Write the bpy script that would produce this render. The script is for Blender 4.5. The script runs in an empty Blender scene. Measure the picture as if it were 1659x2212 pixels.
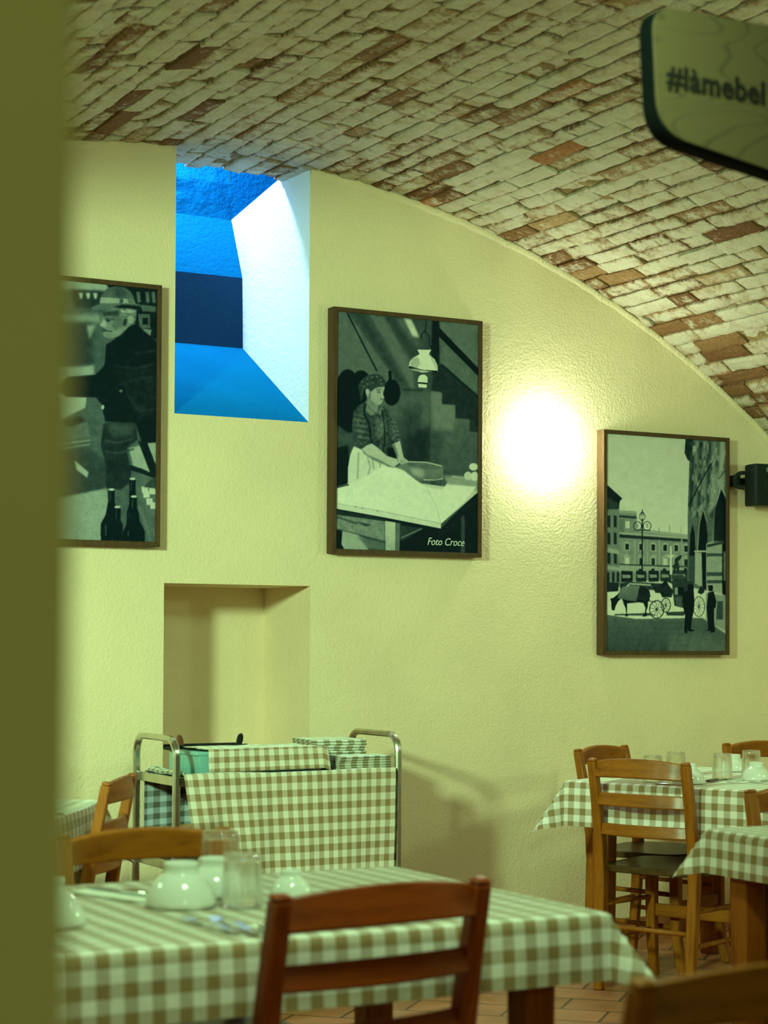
import bpy, bmesh, math, random
import numpy as np
from mathutils import Vector, Matrix, noise

random.seed(7)
C = bpy.context.scene.collection
PI = math.pi
WY = 6.831            # face of the far wall
VX, VZ, VR = 2.97, -1.30, 4.50   # barrel vault: axis along y
FZ = 0.0

# ------------------------------------------------------------------ materials
def new_mat(name):
    m = bpy.data.materials.new(name); m.use_nodes = True
    nt = m.node_tree
    return m, nt, nt.nodes['Principled BSDF']

def N(nt, typ, **kw):
    n = nt.nodes.new(typ)
    for k, v in kw.items():
        if k in n.inputs: n.inputs[k].default_value = v
        else: setattr(n, k, v)
    return n

def ramp(nt, stops, interp='LINEAR'):
    r = nt.nodes.new('ShaderNodeValToRGB'); r.color_ramp.interpolation = interp
    el = r.color_ramp.elements
    while len(el) < len(stops): el.new(0.5)
    for e, (p, c) in zip(el, stops):
        e.position = p; e.color = (*c, 1) if len(c) == 3 else c
    return r

def mixrgb(nt, a, b, fac, blend='MIX'):
    m = nt.nodes.new('ShaderNodeMix'); m.data_type = 'RGBA'; m.blend_type = blend
    L = nt.links
    def put(sock, v):
        if hasattr(v, 'links'): L.new(v, sock)
        elif isinstance(v, (int, float)): sock.default_value = v
        else: sock.default_value = (*v, 1)
    put(m.inputs[0], fac); put(m.inputs[6], a); put(m.inputs[7], b)
    return m.outputs[2]

def bump(nt, height, strength, dist, bsdf):
    b = N(nt, 'ShaderNodeBump', Strength=strength, Distance=dist)
    nt.links.new(height, b.inputs['Height']); nt.links.new(b.outputs[0], bsdf.inputs['Normal'])

def simple(name, col, rough=.5, metal=0.0, spec=.5, noise_amt=.12, scale=30):
    m, nt, p = new_mat(name)
    tc = N(nt, 'ShaderNodeTexCoord'); no = N(nt, 'ShaderNodeTexNoise', Scale=scale, Detail=4)
    nt.links.new(tc.outputs['Object'], no.inputs['Vector'])
    a = tuple(c * (1 - noise_amt) for c in col); b = tuple(min(1, c * (1 + noise_amt)) for c in col)
    r = ramp(nt, [(.3, a), (.7, b)]); nt.links.new(no.outputs[0], r.inputs[0])
    nt.links.new(r.outputs[0], p.inputs['Base Color'])
    p.inputs['Roughness'].default_value = rough; p.inputs['Metallic'].default_value = metal
    p.inputs['Specular IOR Level'].default_value = spec
    return m

def plaster(name, col, rough=.85, bstr=.55, bscale=90, mott=.06):
    m, nt, p = new_mat(name)
    tc = N(nt, 'ShaderNodeTexCoord')
    no = N(nt, 'ShaderNodeTexNoise', Scale=bscale, Detail=3, Roughness=.6)
    n2 = N(nt, 'ShaderNodeTexNoise', Scale=2.2, Detail=5)
    n3 = N(nt, 'ShaderNodeTexNoise', Scale=bscale * .35, Detail=2)
    for n in (no, n2, n3): nt.links.new(tc.outputs['Object'], n.inputs['Vector'])
    r = ramp(nt, [(.3, tuple(c * (1 - mott) for c in col)), (.7, tuple(min(1, c * (1 + mott)) for c in col))])
    nt.links.new(n2.outputs[0], r.inputs[0]); nt.links.new(r.outputs[0], p.inputs['Base Color'])
    ad = N(nt, 'ShaderNodeMath', operation='MULTIPLY_ADD'); ad.inputs[1].default_value = .45; nt.links.new(n3.outputs[0], ad.inputs[0]); nt.links.new(no.outputs[0], ad.inputs[2])
    bump(nt, ad.outputs[0], bstr, .006, p)
    p.inputs['Roughness'].default_value = rough; p.inputs['Specular IOR Level'].default_value = .2
    return m

def wood(name, c1, c2, rough=.38, axis='Z', scale=1.0, coat=0.0):
    m, nt, p = new_mat(name)
    tc = N(nt, 'ShaderNodeTexCoord'); mp = N(nt, 'ShaderNodeMapping')
    s = [14 * scale] * 3; s['XYZ'.index(axis)] = 1.6 * scale
    mp.inputs['Scale'].default_value = s
    nt.links.new(tc.outputs['Object'], mp.inputs[0])
    no = N(nt, 'ShaderNodeTexNoise', Scale=3.0, Detail=7, Roughness=.62, Distortion=.4)
    nt.links.new(mp.outputs[0], no.inputs['Vector'])
    n2 = N(nt, 'ShaderNodeTexNoise', Scale=22.0, Detail=3)
    nt.links.new(mp.outputs[0], n2.inputs['Vector'])
    r = ramp(nt, [(.30, c1), (.55, c2), (.75, tuple(x * 1.15 for x in c2))]); nt.links.new(no.outputs[0], r.inputs[0])
    r2 = ramp(nt, [(.35, (.78, .78, .78)), (.6, (1, 1, 1))]); nt.links.new(n2.outputs[0], r2.inputs[0])
    nt.links.new(mixrgb(nt, r.outputs[0], r2.outputs[0], .6, 'MULTIPLY'), p.inputs['Base Color'])
    bump(nt, n2.outputs[0], .08, .002, p)
    p.inputs['Roughness'].default_value = rough
    p.inputs['Specular IOR Level'].default_value = .22
    p.inputs['Coat Weight'].default_value = coat; p.inputs['Coat Roughness'].default_value = .15
    return m

def gingham(name, white=(.90, .82, .74), dark=(.31, .19, .08), px=.05, py=.05):
    m, nt, p = new_mat(name)
    uv = N(nt, 'ShaderNodeUVMap'); uv.uv_map = 'UVMap'
    sp = N(nt, 'ShaderNodeSeparateXYZ'); nt.links.new(uv.outputs[0], sp.inputs[0])
    outs = []
    for i, per in ((0, px), (1, py)):
        d = N(nt, 'ShaderNodeMath', operation='DIVIDE'); d.inputs[1].default_value = per
        nt.links.new(sp.outputs[i], d.inputs[0])
        f = N(nt, 'ShaderNodeMath', operation='FRACT'); nt.links.new(d.outputs[0], f.inputs[0])
        # soft edged stripe: |fract-.5| through a narrow ramp
        s = N(nt, 'ShaderNodeMath', operation='SUBTRACT'); s.inputs[1].default_value = .5; nt.links.new(f.outputs[0], s.inputs[0])
        a = N(nt, 'ShaderNodeMath', operation='ABSOLUTE'); nt.links.new(s.outputs[0], a.inputs[0])
        mr = N(nt, 'ShaderNodeMapRange'); mr.inputs[1].default_value = .235; mr.inputs[2].default_value = .265
        nt.links.new(a.outputs[0], mr.inputs[0]); outs.append(mr.outputs[0])
    ad = N(nt, 'ShaderNodeMath', operation='ADD'); nt.links.new(outs[0], ad.inputs[0]); nt.links.new(outs[1], ad.inputs[1])
    hf = N(nt, 'ShaderNodeMath', operation='MULTIPLY'); hf.inputs[1].default_value = .5; nt.links.new(ad.outputs[0], hf.inputs[0])
    mid = tuple(a * .42 + b * .58 for a, b in zip(white, dark))
    r = ramp(nt, [(0, white), (.5, mid), (1, dark)]); nt.links.new(hf.outputs[0], r.inputs[0])
    tc = N(nt, 'ShaderNodeTexCoord')
    no = N(nt, 'ShaderNodeTexNoise', Scale=6, Detail=4); nt.links.new(tc.outputs['Object'], no.inputs['Vector'])
    r2 = ramp(nt, [(.3, (.9, .9, .9)), (.7, (1, 1, 1))]); nt.links.new(no.outputs[0], r2.inputs[0])
    nt.links.new(mixrgb(nt, r.outputs[0], r2.outputs[0], 1.0, 'MULTIPLY'), p.inputs['Base Color'])
    n2 = N(nt, 'ShaderNodeTexNoise', Scale=9, Detail=3); nt.links.new(tc.outputs['Object'], n2.inputs['Vector'])
    bump(nt, n2.outputs[0], .35, .02, p)
    p.inputs['Roughness'].default_value = .8; p.inputs['Specular IOR Level'].default_value = .2
    p.inputs['Sheen Weight'].default_value = .7; p.inputs['Sheen Roughness'].default_value = .35; p.inputs['Sheen Tint'].default_value = (.9, 1, .9, 1)
    return m

def glass(name):
    m, nt, p = new_mat(name)
    p.inputs['Base Color'].default_value = (.96, .98, .95, 1)
    no = N(nt, 'ShaderNodeTexNoise', Scale=40, Detail=2)
    r = ramp(nt, [(.3, (.0, .0, .0)), (.8, (.02, .02, .02))]); nt.links.new(no.outputs[0], r.inputs[0])
    nt.links.new(r.outputs[0], p.inputs['Roughness'])
    p.inputs['Transmission Weight'].default_value = 1; p.inputs['IOR'].default_value = 1.45
    # let light pass so the tumblers do not cast black shadows
    out = nt.nodes['Material Output']
    tr = N(nt, 'ShaderNodeBsdfTransparent'); mx = N(nt, 'ShaderNodeMixShader'); mx.inputs[0].default_value = .45
    nt.links.new(p.outputs[0], mx.inputs[1]); nt.links.new(tr.outputs[0], mx.inputs[2]); nt.links.new(mx.outputs[0], out.inputs[0])
    return m

def picture_mat(name):
    m, nt, p = new_mat(name)
    at = N(nt, 'ShaderNodeVertexColor'); at.layer_name = 'Col'
    tc = N(nt, 'ShaderNodeTexCoord'); no = N(nt, 'ShaderNodeTexNoise', Scale=260, Detail=2)
    nt.links.new(tc.outputs['Object'], no.inputs['Vector'])
    r = ramp(nt, [(.3, (.86, .86, .86)), (.7, (1, 1, 1))]); nt.links.new(no.outputs[0], r.inputs[0])
    nt.links.new(mixrgb(nt, at.outputs[0], r.outputs[0], 1.0, 'MULTIPLY'), p.inputs['Base Color'])
    p.inputs['Roughness'].default_value = .5; p.inputs['Specular IOR Level'].default_value = .06
    return m

def brick_mat():
    m, nt, p = new_mat('vault_brick')
    at = N(nt, 'ShaderNodeVertexColor'); at.layer_name = 'Col'
    sp = N(nt, 'ShaderNodeSeparateColor'); nt.links.new(at.outputs[0], sp.inputs[0])
    tc = N(nt, 'ShaderNodeTexCoord')
    def noi(s, d=5, r=.6, dist=0):
        n = N(nt, 'ShaderNodeTexNoise', Scale=s, Detail=d, Roughness=r, Distortion=dist)
        nt.links.new(tc.outputs['Object'], n.inputs['Vector']); return n
    nA, nB, nC, nD = noi(14, 6, .65, .5), noi(55, 5, .7), noi(220, 3), noi(1.3, 3)
    # brick body: orange-brown to dull red, per brick (G channel)
    body = ramp(nt, [(0, (.20, .085, .032)), (.3, (.29, .145, .06)), (.55, (.38, .215, .095)), (.8, (.46, .30, .155)), (.92, (.46, .28, .13)), (1, (.46, .15, .045))])
    nt.links.new(sp.outputs[1], body.inputs[0])
    speck = ramp(nt, [(.32, (.55, .5, .45)), (.55, (1, 1, 1))]); nt.links.new(nB.outputs[0], speck.inputs[0])
    bodyc = mixrgb(nt, body.outputs[0], speck.outputs[0], .8, 'MULTIPLY')
    # grey-white lime bloom: amount per brick (R channel) broken up by noise
    bloomc = ramp(nt, [(.25, (.50, .39, .25)), (.5, (.66, .56, .41)), (.75, (.72, .65, .52))]); nt.links.new(nA.outputs[0], bloomc.inputs[0])
    ad = N(nt, 'ShaderNodeMath', operation='ADD'); nt.links.new(sp.outputs[0], ad.inputs[0])
    s1 = N(nt, 'ShaderNodeMath', operation='MULTIPLY_ADD'); s1.inputs[1].default_value = 1.5; s1.inputs[2].default_value = -.75
    nt.links.new(nA.outputs[0], s1.inputs[0]); nt.links.new(s1.outputs[0], ad.inputs[1])
    s2 = N(nt, 'ShaderNodeMath', operation='MULTIPLY_ADD'); s2.inputs[1].default_value = .8; s2.inputs[2].default_value = -.4
    nt.links.new(nB.outputs[0], s2.inputs[0])
    ad2 = N(nt, 'ShaderNodeMath', operation='ADD'); nt.links.new(ad.outputs[0], ad2.inputs[0]); nt.links.new(s2.outputs[0], ad2.inputs[1])
    fr = ramp(nt, [(.22, (0, 0, 0)), (.62, (1, 1, 1))]); nt.links.new(ad2.outputs[0], fr.inputs[0])
    c = mixrgb(nt, bodyc, bloomc.outputs[0], fr.outputs[0])
    # little black pits
    pit = ramp(nt, [(.30, (.25, .2, .16)), (.40, (1, 1, 1))]); nt.links.new(nC.outputs[0], pit.inputs[0])
    c = mixrgb(nt, c, pit.outputs[0], .75, 'MULTIPLY')
    # mortar (B channel = 1)
    mor = ramp(nt, [(.3, (.20, .115, .045)), (.55, (.36, .24, .10)), (.75, (.50, .40, .20))]); nt.links.new(nA.outputs[0], mor.inputs[0])
    c = mixrgb(nt, c, mor.outputs[0], sp.outputs[2])
    nt.links.new(c, p.inputs['Base Color'])
    h = N(nt, 'ShaderNodeMath', operation='ADD'); nt.links.new(nB.outputs[0], h.inputs[0]); nt.links.new(nC.outputs[0], h.inputs[1])
    bump(nt, h.outputs[0], .7, .008, p)
    p.inputs['Roughness'].default_value = .92; p.inputs['Specular IOR Level'].default_value = .15
    return m

def tile_mat(name, c1, c2, mort, bw, rh, rot, msize=.006):
    m, nt, p = new_mat(name)
    tc = N(nt, 'ShaderNodeTexCoord'); mp = N(nt, 'ShaderNodeMapping'); mp.inputs['Rotation'].default_value = (0, 0, rot)
    nt.links.new(tc.outputs['Object'], mp.inputs[0])
    b = N(nt, 'ShaderNodeTexBrick'); b.offset = .5
    b.inputs['Scale'].default_value = 1; b.inputs['Brick Width'].default_value = bw; b.inputs['Row Height'].default_value = rh
    b.inputs['Mortar Size'].default_value = msize; b.inputs['Mortar Smooth'].default_value = .2
    b.inputs['Color1'].default_value = (*c1, 1); b.inputs['Color2'].default_value = (*c2, 1); b.inputs['Mortar'].default_value = (*mort, 1)
    nt.links.new(mp.outputs[0], b.inputs[0])
    no = N(nt, 'ShaderNodeTexNoise', Scale=9, Detail=6); nt.links.new(tc.outputs['Object'], no.inputs['Vector'])
    r = ramp(nt, [(.3, (.72, .72, .72)), (.7, (1.0, 1.0, 1.0))]); nt.links.new(no.outputs[0], r.inputs[0])
    nt.links.new(mixrgb(nt, b.outputs[0], r.outputs[0], 1.0, 'MULTIPLY'), p.inputs['Base Color'])
    bump(nt, b.outputs[1], -.5, .004, p)
    p.inputs['Roughness'].default_value = .42
    return m

def sign_mat():
    m, nt, p = new_mat('sign_woodgrain_print')
    tc = N(nt, 'ShaderNodeTexCoord'); mp = N(nt, 'ShaderNodeMapping'); mp.inputs['Scale'].default_value = (1.1, 1, 4.2)
    nt.links.new(tc.outputs['Object'], mp.inputs[0])
    no = N(nt, 'ShaderNodeTexNoise', Scale=1.9, Detail=1.2, Roughness=.4, Distortion=.3); nt.links.new(mp.outputs[0], no.inputs['Vector'])
    mu = N(nt, 'ShaderNodeMath', operation='MULTIPLY'); mu.inputs[1].default_value = 15; nt.links.new(no.outputs[0], mu.inputs[0])
    f = N(nt, 'ShaderNodeMath', operation='FRACT'); nt.links.new(mu.outputs[0], f.inputs[0])
    r = ramp(nt, [(0, (.108, .073, .030)), (.40, (.108, .073, .030)), (.5, (.066, .045, .022)), (.60, (.108, .073, .030)), (1, (.108, .073, .030))]); nt.links.new(f.outputs[0], r.inputs[0])
    nt.links.new(r.outputs[0], p.inputs['Base Color']); p.inputs['Roughness'].default_value = .6
    return m

def emit_mat(name, col, strength):
    m, nt, p = new_mat(name)
    no = N(nt, 'ShaderNodeTexNoise', Scale=5)
    r = ramp(nt, [(0, tuple(c * .97 for c in col)), (1, col)]); nt.links.new(no.outputs[0], r.inputs[0])
    nt.links.new(r.outputs[0], p.inputs['Emission Color'])
    p.inputs['Emission Strength'].default_value = strength; p.inputs['Base Color'].default_value = (.8, .8, .8, 1)
    return m

M = {}
M['wall'] = plaster('wall_plaster', (.86, .67, .45))
M['pillar'] = plaster('pillar_plaster', (.76, .55, .20), bstr=.2)
M['reveal'] = plaster('reveal_white_plaster', (.84, .85, .86), bscale=70, bstr=.7)
M['blue'] = plaster('recess_daylight_blue', (.003, .155, .33), bscale=60, bstr=.8, mott=.1)  # blue cast of the daylight put into the plaster colour
M['blue'].node_tree.nodes['Principled BSDF'].inputs['Specular IOR Level'].default_value = 0
M['blueshade'] = plaster('recess_shaded_blue', (.004, .045, .105), bscale=60, bstr=.4)  # shade on the vertical back face, painted as a darker blue
M['brick'] = brick_mat()
M['floor'] = tile_mat('terracotta_floor', (.46, .17, .065), (.38, .135, .05), (.10, .045, .02), .34, .20, .7975, .006)
M['skirt'] = tile_mat('terracotta_skirting', (.40, .14, .05), (.34, .115, .04), (.08, .04, .02), .30, .50, 0, .005)
M['honey'] = wood('honey_beech', (.20, .054, .003), (.34, .100, .005), .48, 'Z', 1, .05)
M['rail'] = wood('honey_beech_rail', (.20, .054, .003), (.34, .100, .005), .48, 'X', 1, .05)
M['red'] = wood('red_brown_stain', (.18, .026, .002), (.28, .044, .004), .40, 'Z', 1, .08)
M['redrail'] = wood('red_brown_stain_rail', (.17, .024, .002), (.27, .042, .004), .40, 'X', 1, .08)
M['seat'] = wood('dark_seat', (.045, .022, .006), (.085, .040, .011), .38, 'Y', 1, .12)
M['leg'] = wood('table_leg_stain', (.22, .050, .003), (.36, .090, .006), .48, 'Z', 1, .05)
M['frame'] = wood('picture_frame_walnut', (.055, .027, .010), (.09, .046, .017), .5, 'Z', 2.0)
M['cloth'] = gingham('gingham_tablecloth')
M['cloth_trolley'] = gingham('gingham_trolley_cloth', (.78, .72, .60), (.30, .19, .085), .0408, .05)
M['cloth_fine'] = gingham('gingham_napkin', (.80, .80, .72), (.22, .17, .08), .05, .05)
M['cloth_blue'] = gingham('gingham_back_cloth', (.50, .55, .60), (.10, .11, .09), .05, .05)
M['steel'] = simple('brushed_steel', (.60, .58, .50), .26, 1.0, noise_amt=.1, scale=20)
M['cutlery'] = simple('polished_steel', (.72, .72, .70), .14, 1.0, noise_amt=.05)
M['ceramic'] = simple('white_glazed_ceramic', (.74, .72, .66), .08, 0, noise_amt=.03, scale=8)
M['glass'] = glass('clear_glass')
M['teal'] = simple('teal_plastic', (.20, .46, .44), .35, 0, noise_amt=.06)
M['black'] = simple('black_plastic', (.007, .011, .009), .55, 0, .2, noise_amt=.2)
M['grille'] = simple('speaker_grille', (.006, .014, .010), .7, 0, .2, noise_amt=.5, scale=900)
M['grey'] = simple('grey_ring', (.16, .20, .17), .4)
M['badge'] = simple('pale_badge', (.62, .62, .55), .35)
M['sign'] = sign_mat()
M['signedge'] = simple('sign_dark_edge', (.0012, .0028, .0028), .85, 0, .08, noise_amt=.2)
M['ink'] = simple('black_lettering', (.010, .009, .006), .5)
M['photoink'] = simple('pale_caption_ink', (.62, .66, .60), .5)
M['paper'] = simple('paper_napkin', (.82, .80, .70), .9, 0, noise_amt=.04)
M['brown'] = simple('brown_lacquer', (.16, .045, .02), .3)
M['handle'] = simple('dark_wood_handle', (.085, .03, .018), .4)
M['lamp'] = emit_mat('lit_opal_glass', (.80, 1.0, .74), 310)
M['lampbase'] = simple('lamp_base_white', (.8, .8, .76), .5)
M['pic'] = picture_mat('photographic_print')

# ------------------------------------------------------------------ mesh helpers
class MB:
    def __init__(s): s.v = []; s.f = []; s.uv = {}; s.mi = []
    def add(s, vs, fs, mi=0):
        b = len(s.v); s.v += [tuple(v) for v in vs]
        for f in fs: s.f.append(tuple(b + i for i in f)); s.mi.append(mi)
    def box(s, c, d, rot=None, mi=0):
        x, y, z = (k / 2 for k in d)
        vs = [Vector(p) for p in ((-x,-y,-z),(x,-y,-z),(x,y,-z),(-x,y,-z),(-x,-y,z),(x,-y,z),(x,y,z),(-x,y,z))]
        if rot is not None: vs = [rot @ v for v in vs]
        s.add([v + Vector(c) for v in vs], [(0,3,2,1),(4,5,6,7),(0,1,5,4),(1,2,6,5),(2,3,7,6),(3,0,4,7)], mi)
    def sweep(s, path, prof, ref=(0,0,1), mi=0, closed=False):
        """prof: list of (a,b) or function of i -> list; a along side axis, b along ref-ish axis"""
        path = [Vector(p) for p in path]; n = len(path); rings = []
        for i, p in enumerate(path):
            if closed: t = path[(i+1) % n] - path[i-1]
            else: t = path[min(i+1, n-1)] - path[max(i-1, 0)]
            t.normalize()
            r = Vector(ref); side = t.cross(r)
            if side.length < 1e-4: side = t.cross(Vector((1,0,0)))
            side.normalize(); up = side.cross(t).normalized()
            pr = prof(i) if callable(prof) else prof
            rings.append([p + side * a + up * b for a, b in pr])
        k = len(rings[0]); vs = [v for r in rings for v in r]; fs = []
        for i in range(n if closed else n - 1):
            j = (i + 1) % n
            for q in range(k):
                fs.append((i*k+q, i*k+(q+1) % k, j*k+(q+1) % k, j*k+q))
        if not closed:
            fs.append(tuple(range(k))[::-1]); fs.append(tuple((n-1)*k + q for q in range(k)))
        s.add(vs, fs, mi)
    def bar(s, path, w, d, ref=(0,0,1), mi=0):
        s.sweep(path, [(-w/2,-d/2),(w/2,-d/2),(w/2,d/2),(-w/2,d/2)], ref, mi)
    def tube(s, path, r, ref=(0,0,1), n=12, mi=0, closed=False):
        s.sweep(path, [(r*math.cos(2*PI*i/n), r*math.sin(2*PI*i/n)) for i in range(n)], ref, mi, closed)
    def lathe(s, prof, n=32, c=(0,0,0), mod=None, mi=0, cap0=True, cap1=True):
        vs = []; fs = []
        for k, (r, z) in enumerate(prof):
            for i in range(n):
                a = 2*PI*i/n; rr = r * (mod(a, k) if mod else 1)
                vs.append((c[0]+rr*math.cos(a), c[1]+rr*math.sin(a), c[2]+z))
        for k in range(len(prof)-1):
            for i in range(n):
                j = (i+1) % n; fs.append((k*n+i, k*n+j, (k+1)*n+j, (k+1)*n+i))
        if cap0: fs.append(tuple(range(n))[::-1])
        if cap1: fs.append(tuple((len(prof)-1)*n+i for i in range(n)))
        s.add(vs, fs, mi)
    def prism(s, poly, o, ex, ey, thick, mi=0):
        """polygon in (ex,ey) plane from origin o, extruded by vector thick"""
        o, ex, ey, th = Vector(o), Vector(ex), Vector(ey), Vector(thick)
        a = [o + ex*x + ey*y for x, y in poly]; b = [p + th for p in a]; n = len(poly)
        s.add(a + b, [tuple(range(n))[::-1], tuple(range(n, 2*n))] + [(i, (i+1) % n, n+(i+1) % n, n+i) for i in range(n)], mi)
    def grid(s, fn, nu, nv, uvfn=None, mi=0):
        b = len(s.v); f0 = len(s.f)
        for j in range(nv+1):
            for i in range(nu+1): s.v.append(tuple(fn(i/nu, j/nv)))
        for j in range(nv):
            for i in range(nu):
                a = b + j*(nu+1)+i
                s.f.append((a, a+1, a+nu+2, a+nu+1)); s.mi.append(mi)
        if uvfn:
            for j in range(nv+1):
                for i in range(nu+1): s.uv[b+j*(nu+1)+i] = uvfn(i/nu, j/nv)
    def build(s, name, mats, parent=None, smooth=False, bev=0, seg=2, fix=True, solid=0, weight=True):
        me = bpy.data.meshes.new(name); me.from_pydata(s.v, [], s.f)
        mats = mats if isinstance(mats, (list, tuple)) else [mats]
        for m in mats: me.materials.append(m)
        me.polygons.foreach_set('material_index', s.mi)
        if s.uv:
            ul = me.uv_layers.new(name='UVMap')
            for l in me.loops: ul.data[l.index].uv = s.uv.get(l.vertex_index, (0, 0))
        if fix:
            bm = bmesh.new(); bm.from_mesh(me); bmesh.ops.recalc_face_normals(bm, faces=bm.faces); bm.to_mesh(me); bm.free()
        me.polygons.foreach_set('use_smooth', [True]*len(me.polygons))
        if not smooth: me.set_sharp_from_angle(angle=math.radians(34))
        me.update()
        o = bpy.data.objects.new(name, me); C.objects.link(o)
        if parent is not None: o.parent = parent
        if solid:
            md = o.modifiers.new('thickness', 'SOLIDIFY'); md.thickness = solid; md.offset = -1
        if bev:
            md = o.modifiers.new('bevel', 'BEVEL'); md.width = bev; md.segments = seg; md.limit_method = 'ANGLE'; md.angle_limit = math.radians(40)
            md.harden_normals = False
        return o

def tag(o, label=None, cat=None, group=None, kind=None):
    if label: o['label'] = label
    if cat: o['category'] = cat
    if group: o['group'] = group
    if kind: o['kind'] = kind
    return o

def empty(name, loc=(0,0,0), rz=0, label=None, cat=None, group=None):
    o = bpy.data.objects.new(name, None); C.objects.link(o)
    o.location = loc; o.rotation_euler = (0, 0, rz); o.empty_display_size = .1
    return tag(o, label, cat, group)

def copy_tree(o, loc=None, rz=None, label=None, parent=None, group=None):
    c = o.copy(); C.objects.link(c)
    if parent is not None:
        c.parent = parent; c.matrix_parent_inverse = o.matrix_parent_inverse.copy()
    if loc is not None: c.location = loc
    if rz is not None: c.rotation_euler = (0, 0, rz)
    if label: c['label'] = label
    if group: c['group'] = group
    for ch in list(o.children): copy_tree(ch, parent=c)
    return c

def arc(c, r, a0, a1, n, u, v):
    c, u, v = Vector(c), Vector(u), Vector(v)
    return [c + u*(r*math.cos(a0+(a1-a0)*i/n)) + v*(r*math.sin(a0+(a1-a0)*i/n)) for i in range(n+1)]

def vault_z(x, r=VR): return VZ + math.sqrt(max(0, r*r - (x-VX)**2))

# ------------------------------------------------------------------ setting
def build_shell():
    # --- far wall with niche and window opening, cut to the curve of the vault
    mb = MB()
    cuts = sorted(set([round(-2.30 + .08*i, 4) for i in range(107)] + [2.778, 2.815, 3.393, 3.405, 6.15]))
    cuts = [c for c in cuts if c <= 6.15]
    for a, b in zip(cuts, cuts[1:]):
        m = (a+b)/2
        if m < .85: za = zb = 2.75
        else: za, zb = vault_z(a, VR+.03) + .006*noise.noise((a*9, 0, 0)), vault_z(b, VR+.03) + .006*noise.noise((b*9, 0, 0))
        iv = []
        if 2.778 < m < 3.405: iv.append((.55, 1.502))
        if 2.815 < m < 3.393: iv.append((2.158, 99))
        lo = 0.0
        for z0, z1 in iv + [(99, 99)]:
            ta, tb = min(z0, za), min(z0, zb)
            # horizontal bands so the bump shades evenly
            mb.add([(a, WY, lo), (b, WY, lo), (b, WY, tb), (a, WY, ta)], [(0,1,2,3)])
            lo = z1
            if lo > 90: break
    x0, x1, z0, z1, yb = 2.778, 3.405, .55, 1.502, 7.264
    mb.add([(x0,WY,z0),(x0,yb,z0),(x0,yb,z1),(x0,WY,z1)], [(0,1,2,3)])
    mb.add([(x1,WY,z0),(x1,WY,z1),(x1,yb,z1),(x1,yb,z0)], [(0,1,2,3)])
    mb.add([(x0,WY,z1),(x0,yb,z1),(x1,yb,z1),(x1,WY,z1)], [(0,1,2,3)])
    mb.add([(x0,WY,z0),(x1,WY,z0),(x1,yb,z0),(x0,yb,z0)], [(0,1,2,3)])
    mb.add([(x0,yb,z0),(x1,yb,z0),(x1,yb,z1),(x0,yb,z1)], [(0,1,2,3)])
    w = mb.build('wall_back', M['wall'], fix=False); tag(w, kind='structure')

    # --- ragged plaster lip where the wall meets the bricks
    mb = MB(); pts = []
    for i in range(260):
        x = 1.4 + 4.7*i/259
        pts.append((x, WY-.004, vault_z(x) + .002 + .006*noise.noise((x*14, 3, 0)) + .004*noise.noise((x*45, 7, 0))))
    for i in range(259):
        a, b = pts[i], pts[i+1]
        if 2.80 < (a[0]+b[0])/2 < 3.40: continue
        t = .011
        mb.add([(a[0],WY,a[2]-.03),(b[0],WY,b[2]-.03),(b[0],WY-t,b[2]-.008),(a[0],WY-t,a[2]-.008),(a[0],WY-t*.6,a[2]),(b[0],WY-t*.6,b[2]),(b[0],WY+.01,b[2]),(a[0],WY+.01,a[2])],
               [(0,1,2,3),(3,2,5,4),(4,5,6,7)])
    tag(mb.build('trim_1', M['wall'], smooth=True, fix=False), kind='structure')

    # --- window recess (light shaft)
    xr, xl = 3.393, 2.815
    win = empty('window_1'); tag(win, kind='structure')
    prof = [(6.831, 2.158), (7.470, 2.540), (7.480, 2.846), (7.600, 3.121)]
    mb = MB()
    top = [(7.60, 3.121), (7.132, 3.197), (7.0, 3.24), (6.831, 3.26)]
    poly = prof + top[1:]
    n = len(poly)
    mb.add([(xr, y, z) for y, z in poly], [tuple(range(n))])
    tag(mb.build('reveal', M['reveal'], win, fix=False), 'white plastered right reveal, brightly daylit')
    mb = MB()
    mb.add([(xl, y, z) for y, z in poly] + [(xl, 7.6, 3.9), (xl, 6.9, 3.9)], [tuple(range(n-1, -1, -1)), (3, 6, n+1, n)])
    mb.build('reveal', M['reveal'], win, fix=False)
    def strip(name, pa, pb, x0, x1, nx=24, ny=16, amp=.006, mat='blue'):
        mb = MB()
        def fn(u, v):
            x = x0+(x1-x0)*u; y = pa[0]+(pb[0]-pa[0])*v; z = pa[1]+(pb[1]-pa[1])*v
            e = min(v, 1-v, .15)/.15
            d = amp*noise.noise((x*6, y*6, z*6))*e
            return (x, y+d, z+d)
        mb.grid(fn, nx, ny); return mb.build(name, M[mat], win, smooth=True, fix=False)
    strip('sill', prof[0], prof[1], xl, xr)
    strip('lower_back_face', prof[1], prof[2], xl, xr, amp=.002, mat='blueshade')  # same plaster back wall, its shade carried by the material colour
    strip('upper_slope', prof[2], prof[3], xl, xr, amp=.004)
    # above the slope: a ledge of broken plaster, then the wall of the outer shaft
    mb = MB()
    def ledge(u, v):
        x = xl + (xr-xl)*u
        t = [(7.60, 3.121), (7.604, 3.185), (7.578, 3.205), (7.585, 3.225), (7.612, 3.24), (7.614, 3.30), (7.63, 3.95)]
        k = v*(len(t)-1); i = min(int(k), len(t)-2); f = k-i
        y = t[i][0]+(t[i+1][0]-t[i][0])*f; z = t[i][1]+(t[i+1][1]-t[i][1])*f
        fade = max(0, 1 - u*1.9)
        if i in (1, 2, 3, 4): y += (7.60+.03*(z-3.121)/.83-y)*(1-fade) ; z += .02*noise.noise((x*9, 2, 5))*fade
        return (x, y + .004*noise.noise((x*20, z*20, 1)), z)
    mb.grid(ledge, 40, 24)
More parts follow.
